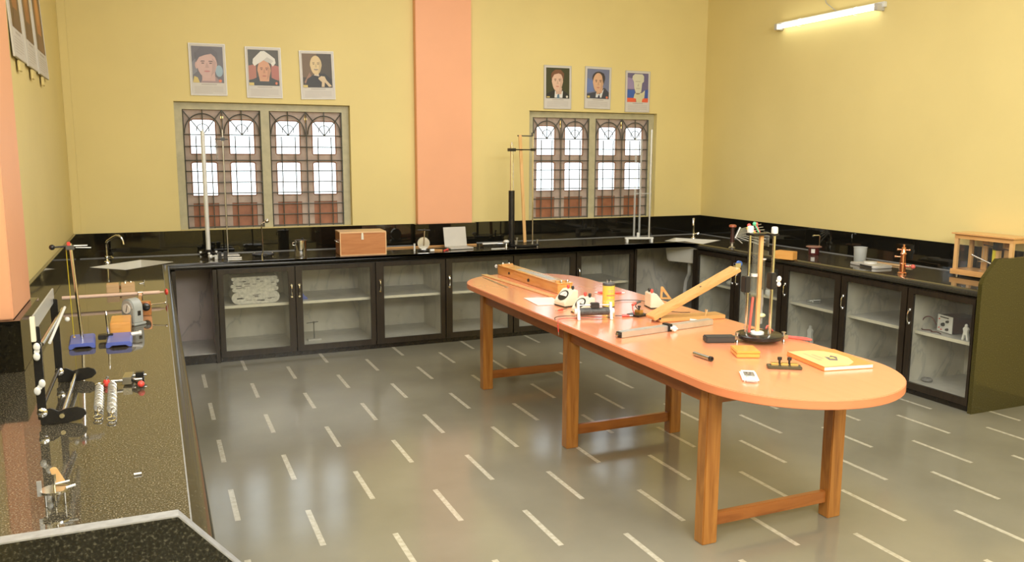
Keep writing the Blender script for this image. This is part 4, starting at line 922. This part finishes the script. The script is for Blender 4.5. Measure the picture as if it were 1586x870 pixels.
# ------------------------------------------------------------------ things on the right worktop
t = thing('fan_rack', 'dark post with red cap carrying a fan of thin silver rods', 'rack', wk(5.15, 6.56), -.35)
MB().lathe([(0, 0), (.030, 0), (.032, .008), (.018, .02), (.016, .05), (.022, .055), (.022, .06), (0, .06)]).build('base', M_steel, t)
MB().cyl((0, 0, .05), (0, 0, .205), .020, .016).build('post', flat('dark maroon post', (.06, .02, .015), .35), t)
MB().lathe([(0, 0), (.03, 0), (.036, .006), (.034, .022), (.02, .028), (0, .028)], (0, 0, .205)).build('cap', flat('red brown cap', (.45, .12, .06), .35), t)
MB().cyl((.03, 0, .10), (.075, 0, .205), .011).build('arm', M_alu, t)
for i, a in enumerate((-1.15, -.62, -.46, -.32, -.18, -.05, .08, .2, .34)):
    l_ = .12 if i == 0 else .34 - .008 * i
    MB().cyl((.035 + .004 * i, 0, .105 + .010 * i), (.035 + .004 * i + l_ * math.cos(a) * .95, .02 * i - .06, .105 + .010 * i + l_ * math.sin(a) * .45), .0045, seg=8).build('rod', M_alu, t)
MB().bb(.34, .346, -.06, .09, .02, .16).build('end_plate', M_steel, t)
tag(MB().bb(-.085, .085, -.04, .04, 0, .072).build('wooden_block', M_blockorange, loc=wk(5.06, 5.70), bevel=.003), 'orange wooden block on the right worktop behind the tall apparatus', 'block').rotation_euler = (0, 0, -PI / 2 + .35)
t = thing('reagent_jar', 'squat red-brown jar with white label and bent rod on the right worktop', 'jar', wk(5.53, 5.87))
MB().lathe([(0, 0), (.044, 0), (.048, .006), (.048, .06), (.052, .068), (0, .068)], seg=28).build('body', flat('dark red glass', (.10, .02, .018), .15), t)
MB().lathe([(0, 0), (.068, 0), (.070, .004), (.066, .010), (0, .012)], (0, 0, .068), 28).build('lid', flat('brown lid', (.32, .16, .12), .35), t)
lbm = MB(); A = [(.0485 * math.cos(q), .0485 * math.sin(q)) for q in [PI + .35 + .7 * i / 8 for i in range(9)]]
va = [lbm.bm.verts.new((x, y, .018)) for x, y in A]; vb = [lbm.bm.verts.new((x, y, .055)) for x, y in A]
for i in range(8): lbm.face([va[i], va[i + 1], vb[i + 1], vb[i]])
lbm.build('label', M_paper, t)
MB().tube([(.045, -.02, .075), (.045, -.02, .168), (.035, -.016, .176), (-.005, -.0, .174)], .005, 8).cyl((-.02, .0, .171), (.005, 0, .174), .008).build('bent_rod', M_chrome, t)
t = thing('plastic_beaker', 'frosted plastic beaker on the right worktop', 'beaker', wk(5.495, 5.29))
MB().lathe([(0, 0), (.046, 0), (.048, .004), (.054, .125), (.058, .130), (.055, .131), (.051, .124), (.045, .006), (0, .006)], seg=28).build('beaker', M_frost, t)
t = thing('weighing_tray', 'low grey balance tray with a dial beside the beaker', 'tray', wk(5.40, 5.06), -PI / 2 - .2)
MB().plate([(-.16, -.10), (.14, -.10), (.16, -.06), (.14, .08), (-.12, .08)], .022).build('tray', M_ltgrey, t, bevel=.004)
MB().bb(-.02, .13, -.104, -.098, .004, .018).build('front_slot', M_blackplastic, t)
MB().lathe([(0, 0), (.045, 0), (.045, .006), (.04, .010), (0, .010)], (-.03, 0, .022)).build('dial', flat('grey green dial', (.28, .32, .26), .3), t)
MB().lathe([(.045, .0), (.052, 0), (.052, .012), (.045, .012)], (-.03, 0, .022)).build('dial_rim', M_whitemetal, t)
tag(MB().bb(-.17, .17, -.014, .014, 0, .014).build('wooden_strip', M_block, loc=wk(5.60, 5.03), bevel=.001), 'pale wooden strip lying behind the balance tray', 'strip').rotation_euler = (0, 0, -PI / 2 + .08)
t = thing('copper_column', 'upright copper instrument with side pins on the right worktop', 'instrument', wk(5.262, 4.64))
MB().lathe([(0, 0), (.034, 0), (.034, .01), (.024, .016), (.022, .075), (.026, .08), (.022, .085), (.020, .15), (.024, .155), (.018, .165), (.016, .20), (.010, .205), (.009, .225), (0, .225)], seg=20).build('column', M_copper, t)
for z_, d_ in ((.065, (.03, -.045)), (.13, (-.03, .045)), (.185, (.02, -.035)), (.185, (-.02, .035))):
    MB().cyl((0, 0, z_), (d_[0], d_[1], z_), .005).ball((d_[0], d_[1], z_), .009).build('side_pin', M_copper, t)
MB().ball((.04, -.06, .06), .018).cyl((0, 0, .06), (.04, -.06, .06), .006).build('red_knob', M_pinkrubber, t)
# balance in a glazed wooden case
t = thing('balance_case', 'wooden glazed case holding a physical balance at the end of the right worktop', 'balance', wk(5.665, 4.215), -PI / 2)
x0, x1, y0, y1, h = -.235, .235, -.10, .085, .315
MB().bb(x0 - .012, x1 + .012, y0 - .012, y1 + .008, .012, .052).build('base', M_pine, t, bevel=.003)
for x in (x0 + .03, x1 - .03):
    for y in (y0 + .02, y1 - .02): MB().lathe([(0, 0), (.012, 0), (.012, .012), (0, .012)], (x, y, 0), 12).build('foot', M_steel, t)
for x in (x0 + .014, x1 - .014):
    for y in (y0 + .012, y1 - .012): MB().bb(x - .014, x + .014, y - .012, y + .012, .052, h - .03).build('post', M_pinez, t, bevel=.001)
MB().bb(x0, x1, y0, y0 + .02, h - .032, h).bb(x0, x1, y1 - .02, y1, h - .032, h).bb(x0, x0 + .02, y0 + .02, y1 - .02, h - .032, h).bb(x1 - .02, x1, y0 + .02, y1 - .02, h - .032, h).build('top_rail', M_pine, t, smooth=0)
MB().bb(x0 - .018, x1 + .018, y0 - .018, y1 + .01, h, h + .012).build('roof', M_pine, t, bevel=.002)
MB().bb(-.12, -.075, y1 - .03, y1 - .018, .052, h - .03).bb(.06, .10, y1 - .03, y1 - .018, .052, h - .03).build('back_stile', M_pinez, t)
MB().bb(x0 + .028, x1 - .028, y0 + .008, y0 + .011, .052, h - .032).build('glass_front', M_glass, t, smooth=0)
MB().bb(x1 - .012, x1 - .009, y0 + .02, y1 - .02, .052, h - .032).build('glass_side', M_glass, t, smooth=0)
MB().bb(.035, .070, -.015, .015, .052, h - .06).build('pillar', M_pinez, t)
MB().bb(.024, .046, -.022, -.015, .052, h - .09).build('scale_tape', M_tape, t, smooth=0)
MB().bb(.025, .075, -.022, .015, h - .10, h - .04).build('fulcrum', M_black, t)
MB().cyl((-.06, -.01, h - .07), (.15, -.01, h - .09), .004).build('beam', M_black, t)
MB().cyl((-.115, -.05, .165), (.03, -.035, .115), .006).ball((-.115, -.05, .165), .010).build('pan_arm', M_chrome, t)
for x in (-.055, .145):
    MB().cyl((x, -.01, .12), (x, -.01, h - .075), .0015, seg=6).build('hanger', M_steel, t)
    MB().lathe([(0, 0), (.036, .004), (.038, .008), (0, .004)], (x, -.01, .116)).build('pan', M_steel, t)

# ------------------------------------------------------------------ things on the left worktop
t = tag(MB().cyl((-.27, 0, 0), (.262, 0, 0), .011).cyl((.262, 0, 0), (.285, 0, 0), .005).build('wooden_rod', M_pinkstick, loc=(-.255, 5.50, .902)), 'pale pink wooden rod held level by the small screw clamp', 'rod'); t.rotation_euler = (0, 0, .03)
t = thing('rod_clamp', 'copper and black screw clamp gripping the pale pink rod', 'clamp', wk(-.072, 4.99))
MB().bb(-.030, .030, .022, .066, .0, .078).build('body', M_copper, t, bevel=.004)
MB().bb(-.040, -.022, .05, .50, .030, .052).build('arm', M_copper, t, bevel=.003)
MB().lathe([(.013, -.014), (.016, -.014), (.016, .014), (.013, .014)], (-.03, .512, .055), 16, RY(PI / 2)).bb(-.044, -.018, .495, .53, .0, .041).build('band', M_chrome, t)
MB().lathe([(0, 0), (.020, 0), (.022, .004), (.022, .016), (.016, .020), (0, .020)], (.004, .022, .050), 22, RX(PI / 2)).build('knob', M_black, t)
MB().cyl((.028, .04, .058), (.10, .03, .064), .0035).ball((.104, .03, .065), .007).build('lever', M_chrome, t)
tag(MB().ring((0, 0, .014), .013, .007, (1, .25, 0)).build('red_ring', M_red, loc=(.045, 5.508, .888)), 'bright red rubber ring at the tip of the pale pink rod', 'ring')
for i, (x, w_) in enumerate(((-.272, .075), (-.182, .082))):
    t = thing('wooden_block', ['small light wooden block behind the pale rod, left of the pair', 'small light wooden block with two screws behind the pale rod'][i], 'block', wk(x, 5.95), .02, 'light wooden blocks')
    MB().bb(-w_ / 2, w_ / 2, -.04, .04, 0, .058).build('block', M_block, t, bevel=.003)
    if i: MB().lathe([(0, 0), (.008, 0), (.006, .008), (0, .009)], (-.015, -.01, .058), 10).build('screw', M_chrome, t); MB().lathe([(0, 0), (.008, 0), (.006, .008), (0, .009)], (.018, .01, .058), 10).build('screw', M_chrome, t)
    else: MB().cyl((.037, 0, .03), (.05, 0, .03), .010).build('dowel', M_teak, t)
MBs = MB().cyl((0, 0, 0), (.03, .02, .002), .004).cyl((.03, .02, .002), (.034, .02, .022), .004)
t = tag(MBs.build('silver_hook', M_chrome, loc=wk(-.12, 6.28)), 'small silver hook on the worktop behind the wooden blocks', 'hook')
# retort stands with blue bases
def blue_base(parent):
    pf = [(-.055, 0), (-.042, 0), (-.030, .010), (.030, .010), (.042, 0), (.055, 0), (.055, .018), (.048, .026), (-.048, .026), (-.055, .018)]
    MB().plate(pf, .23, Matrix.Translation((0, -.115, 0)) @ UP_XZ).build('base', M_blue, parent, bevel=.002)
t = thing('retort_stand', 'tall leaning rod stand on a blue base with a red-tipped clamp', 'stand', wk(-.345, 4.36), .05)
blue_base(t)
MB().cyl((0, .0, .02), (-.02, .0, .48), .0072).build('rod', M_chrome, t)
MB().bb(-.040, -.004, -.016, .016, .452, .472).build('boss', M_iron, t, bevel=.002)
MB().bb(-.034, -.020, -.010, .010, .470, .488).build('red_jaw', M_red, t, bevel=.002)
MB().cyl((-.092, -.0, .466), (-.02, 0, .468), .004).ball((-.096, 0, .466), .013).build('screw_knob', M_black, t)
MB().cyl((-.01, 0, .470), (.05, .01, .468), .0035).cyl((.0, .01, .46), (.065, .015, .456), .003).build('prong', M_steel, t)
MB().cyl((-.036, .05, .030), (-.040, .02, .455), .0016, seg=6).build('thread', M_tape, t)
MB().ball((-.036, .05, .022), .009).build('bob', M_brass, t)
t = thing('retort_stand', 'short rod stand on a blue base with a black clamp, beside the orange block', 'stand', wk(-.184, 4.33), .0)
blue_base(t)
MB().cyl((-.05, .08, .02), (-.054, .08, .125), .006).cyl((-.054, .08, .125), (-.055, .08, .142), .006, .002).build('rod', M_chrome, t)
MB().bb(-.095, -.058, .04, .09, .01, .032).bb(-.058, -.03, .05, .08, .016, .034).build('clamp', M_blackplastic, t, bevel=.003)
MB().cyl((.05, .05, .026), (.085, .055, .028), .010).lathe([(0, 0), (.013, 0), (.013, .012), (0, .012)], (.085, .055, .028), 12, RY(PI / 2)).build('clamp_screw', M_whitemetal, t)
tag(MB().bb(-.046, .046, -.11, .11, 0, .062).build('wooden_block', M_blockorange, loc=wk(-.185, 4.615), bevel=.003), 'orange wooden block behind the second blue base', 'block')
# arched grey meter
t = thing('arched_meter', 'grey arched instrument with a round dial facing the left wall', 'meter', wk(-.128, 4.785), -.80)
pf = [(-.044, .012), (.044, .012), (.044, .092)] + [(.044 * math.cos(q), .092 + .048 * math.sin(q)) for q in [PI * i / 14 for i in range(1, 14)]] + [(-.044, .092)]
MB().plate(pf, .064, Matrix.Translation((0, -.04, 0)) @ UP_XZ).build('case', M_grey, t, bevel=.004)
MB().plate([(.85 * x, .085 + .85 * (z_ - .085)) for x, z_ in pf[2:]], .004, Matrix.Translation((0, -.043, 0)) @ UP_XZ).build('face', M_ltgrey, t)
MB().lathe([(0, 0), (.026, 0), (.026, .004), (0, .004)], (0, -.043, .088), 24, RX(PI / 2)).build('dial', M_paper, t)
MB().box((.004, -.0475, .09), (.003, .001, .04), RY(.3)).build('needle', M_blackplastic, t)
MB().bb(-.053, .053, -.048, .034, 0, .013).build('base', M_grey, t, bevel=.003)
MB().bb(.0435, .0455, -.014, .006, .05, .075).build('slot', M_blackplastic, t)
# black frame with lobed feet
t = thing('torsion_frame', 'black metal frame with lobed feet, wing nuts and a clear plate on top', 'apparatus', wk(-.365, 3.36), 0)
for y in (-.285, .285):
    MB().bb(-.026, .0, y - .007, y + .007, .02, .335).build('upright', M_black, t, bevel=.002)
    pf = [(-.02, .0), (.06, .0), (.10, .008), (.118, .024), (.112, .042), (.09, .052), (.06, .050), (.035, .042), (.012, .056), (-.014, .052), (-.02, .03)]
    MB().plate(pf, .012, Matrix.Translation((0, y - .006, 0)) @ UP_XZ).build('foot', M_black, t, bevel=.002)
    MB().lathe([(0, 0), (.016, 0), (.016, .004), (.010, .008), (0, .008)], (-.012, y - .007, .045), 18, RX(PI / 2)).build('bolt', M_chrome, t)
    MB().lathe([(0, 0), (.008, 0), (.008, .006), (0, .006)], (.045, y - .006, .028), 14, RX(PI / 2)).build('bolt', M_chrome, t)
MB().cyl((.045, -.28, .03), (.045, .28, .03), .008).build('tie_rod', M_chrome, t)
MB().cyl((-.012, -.28, .06), (-.012, .28, .06), .006).build('cross_rod', M_black, t)
MB().cyl((.002, -.29, .275), (.016, .29, .292), .007).build('top_rod', M_chrome, t)
MB().cyl((.018, -.22, .265), (.024, .28, .30), .005).build('spindle', M_whitemetal, t)
MB().bb(-.020, -.014, -.31, .32, .318, .372).build('clear_plate', M_frost, t, bevel=.001)
MB().bb(-.024, -.010, -.315, -.298, .29, .372).build('plate_edge', M_cream, t, bevel=.001)
def wing(x, y, z_, r_):
    w_ = MB(); w_.cyl((x, y, z_), (x, y - .016, z_), .008)
    for s in (-1, 1): w_.ball((x + s * .012 * math.sin(r_), y - .014, z_ + s * .016 * math.cos(r_)), .013, (.8, .4, 1.1), 10)
    w_.build('wing_nut', M_whitemetal, t)
wing(-.012, -.292, .255, .1); wing(-.012, -.292, .135, .7)
MB().ball((.028, .29, .19 + .06), .010).build('white_knob', M_white, t)
# springs
def spring(loc, rz, label, L=.30, R=.013):
    s_ = thing('coil_spring', label, 'spring', loc, rz, 'coil springs on the left worktop')
    turns = 17
    MB().tube([(R * math.cos(q), -L / 2 + L * q / (2 * PI * turns), R + .0025 + R * math.sin(q)) for q in [2 * PI * i / 10 for i in range(turns * 10 + 1)]], .0024, 5).build('coil', M_alu, s_)
    MB().tube([(0, L / 2, R + .01), (0, L / 2 + .03, R)] + [(.016 * math.sin(q), L / 2 + .05 - .02 * math.cos(q), R) for q in [2 * PI * i / 12 for i in range(11)]], .0026, 6).build('top_hook', M_chrome, s_)
    MB().tube([(0, -L / 2, R + .01), (0, -L / 2 - .05, R)] + [(.014 * math.sin(q), -L / 2 - .075 + .025 * math.cos(q), .008) for q in [2 * PI * i / 12 for i in range(13)]], .0026, 6).ball((0, -L / 2 - .03, R), .007).build('end_ring', M_chrome, s_)
spring(wk(-.222, 3.30), .035, 'silver coil spring nearer the black frame on the left worktop')
spring(wk(-.178, 3.29), .03, 'silver coil spring farther from the black frame, beside the red-tipped clamp', .36, .0135)
t = thing('thumb_clamp', 'small steel clamp with a red tip beside the coil springs', 'clamp', wk(-.128, 3.50), -.1)
MB().cyl((-.06, .0, .020), (.05, .0, .020), .006).cyl((.0, .06, .022), (.06, .06, .022), .005).bb(-.02, .012, -.014, .075, .006, .034).build('body', M_steel, t, bevel=.001)
MB().cyl((.012, .0, .020), (.046, -.05, .018), .006).build('screw', M_black, t)
MB().bb(.02, .05, .045, .075, .0, .036).build('jaw', M_black, t, bevel=.002)
MB().ball((.052, -.06, .016), .013).build('red_tip', M_red, t)
t = thing('cork_plug', 'small red plug between the coil springs', 'plug', wk(-.206, 3.52))
MB().lathe([(0, 0), (.012, 0), (.014, .012), (.010, .024), (0, .024)]).build('plug', M_red, t)
MB().cyl((0, 0, .024), (.006, 0, .036), .005).build('pin', M_steel, t)
# spherometer
t = thing('spherometer', 'three-legged spherometer with a large copper disc and upright scale', 'spherometer', wk(-.275, 2.345), .1); t.scale = (.64, .64, .72)
for a in (PI * 1.15, PI * 1.85, PI * .5):
    x, y = .038 * math.cos(a), .038 * math.sin(a)
    MB().cyl((x, y, .0), (x, y, .046), .0035, .005, 10).build('leg', M_steel, t)
fr = MB()
for a in (PI * 1.15, PI * 1.85, PI * .5): fr.cyl((0, 0, .046), (.04 * math.cos(a), .04 * math.sin(a), .046), .006, seg=8)
fr.build('tripod_frame', M_iron, t)
MB().lathe([(.004, .050), (.048, .050), (.050, .052), (.050, .055), (.048, .057), (.004, .057)], seg=36).build('graduated_disc', M_copper, t)
MB().lathe([(.047, .0495), (.052, .0495), (.052, .0575), (.047, .0575)], seg=36).build('disc_rim', M_chrome, t)
MB().cyl((0, 0, .010), (0, 0, .10), .0045).cyl((0, 0, .085), (0, 0, .112), .008).build('screw', M_chrome, t)
MB().bb(-.062, -.044, -.012, -.008, .040, .098).build('scale', M_alu, t, bevel=.001)
MB().cyl((.0, 0, .074), (.055, .0, .078), .0035).cyl((.04, -.02, .06), (.075, -.015, .064), .005).build('pointer', M_whitemetal, t)
MB().plate([(.0, 0), (.038, 0), (.018, .062), (.006, .068), (-.008, .064)], .008, Matrix.Translation((.004, .035, .058)) @ Matrix.Rotation(-.15, 4, 'Y') @ UP_XZ).build('handle', M_pinez, t, bevel=.002)
tag(MB().cyl((-.010, 0, .003), (.010, .002, .003), .003).build('chalk_bit', M_white, loc=wk(-.083, 2.478)), 'tiny white chalk bit alone on the left worktop', 'chalk')

# ------------------------------------------------------------------ light, sky, camera
def area(name, loc, rot, size, energy, col=(.97, .985, 1)):
    l = bpy.data.lights.new(name, 'AREA'); l.shape = 'RECTANGLE'; l.size, l.size_y = size; l.energy = energy; l.color = col
    o = bpy.data.objects.new(name, l); C.objects.link(o); o.location = loc; o.rotation_euler = rot; return o
area('ceiling_fill', (2.6, 4.8, ZT - .06), (0, 0, 0), (2.6, 2.6), 90)  # unseen soft fill, stands in for flash bounced off the ceiling
area('ceiling_fill', (2.2, .8, ZT - .06), (0, 0, 0), (2.6, 2.0), 70)  # second unseen bounce fill, over the near end of the room
area('wall_fill', (2.4, YF + .10, 3.25), (PI / 2 - .2, 0, -.05), (4.2, .9), 250)  # unseen frontal fill behind the camera, added to light the cabinet interiors
area('wall_fill', (XL + .10, 1.4, 3.1), (PI / 2 - .2, 0, -PI / 2), (2.6, .8), 120)  # unseen side fill, added to brighten the right-hand cabinets
w = bpy.data.worlds.new('sky'); bpy.context.scene.world = w; w.use_nodes = True
bg = w.node_tree.nodes['Background']; bg.inputs[0].default_value = (.88, .94, 1, 1); bg.inputs[1].default_value = 3.2

f_, pitch, roll, yaw = 1289.9, .1511, .0035, .4063
fw = Vector((math.sin(yaw) * math.cos(pitch), math.cos(yaw) * math.cos(pitch), -math.sin(pitch)))
r0 = Vector((math.cos(yaw), -math.sin(yaw), 0)); u0 = r0.cross(fw)
r2 = math.cos(roll) * r0 + math.sin(roll) * u0; u2 = -math.sin(roll) * r0 + math.cos(roll) * u0
cam = bpy.data.cameras.new('camera'); cam.sensor_fit = 'HORIZONTAL'; cam.sensor_width = 36; cam.lens = f_ / 1586 * 36; cam.clip_start = .05
co = bpy.data.objects.new('camera', cam); C.objects.link(co)
M = Matrix((r2, u2, -fw)).transposed().to_4x4(); M.translation = (0, 0, 1.75); co.matrix_world = M
bpy.context.scene.camera = co
vs = bpy.context.scene.view_settings
vs.view_transform = 'Standard'; vs.look = 'None'; vs.gamma = 1; vs.exposure = -0.06; vs.use_curve_mapping = False
cy = bpy.context.scene.cycles
cy.max_bounces = 8; cy.transparent_max_bounces = 16; cy.caustics_reflective = False; cy.caustics_refractive = False; cy.sample_clamp_indirect = 6
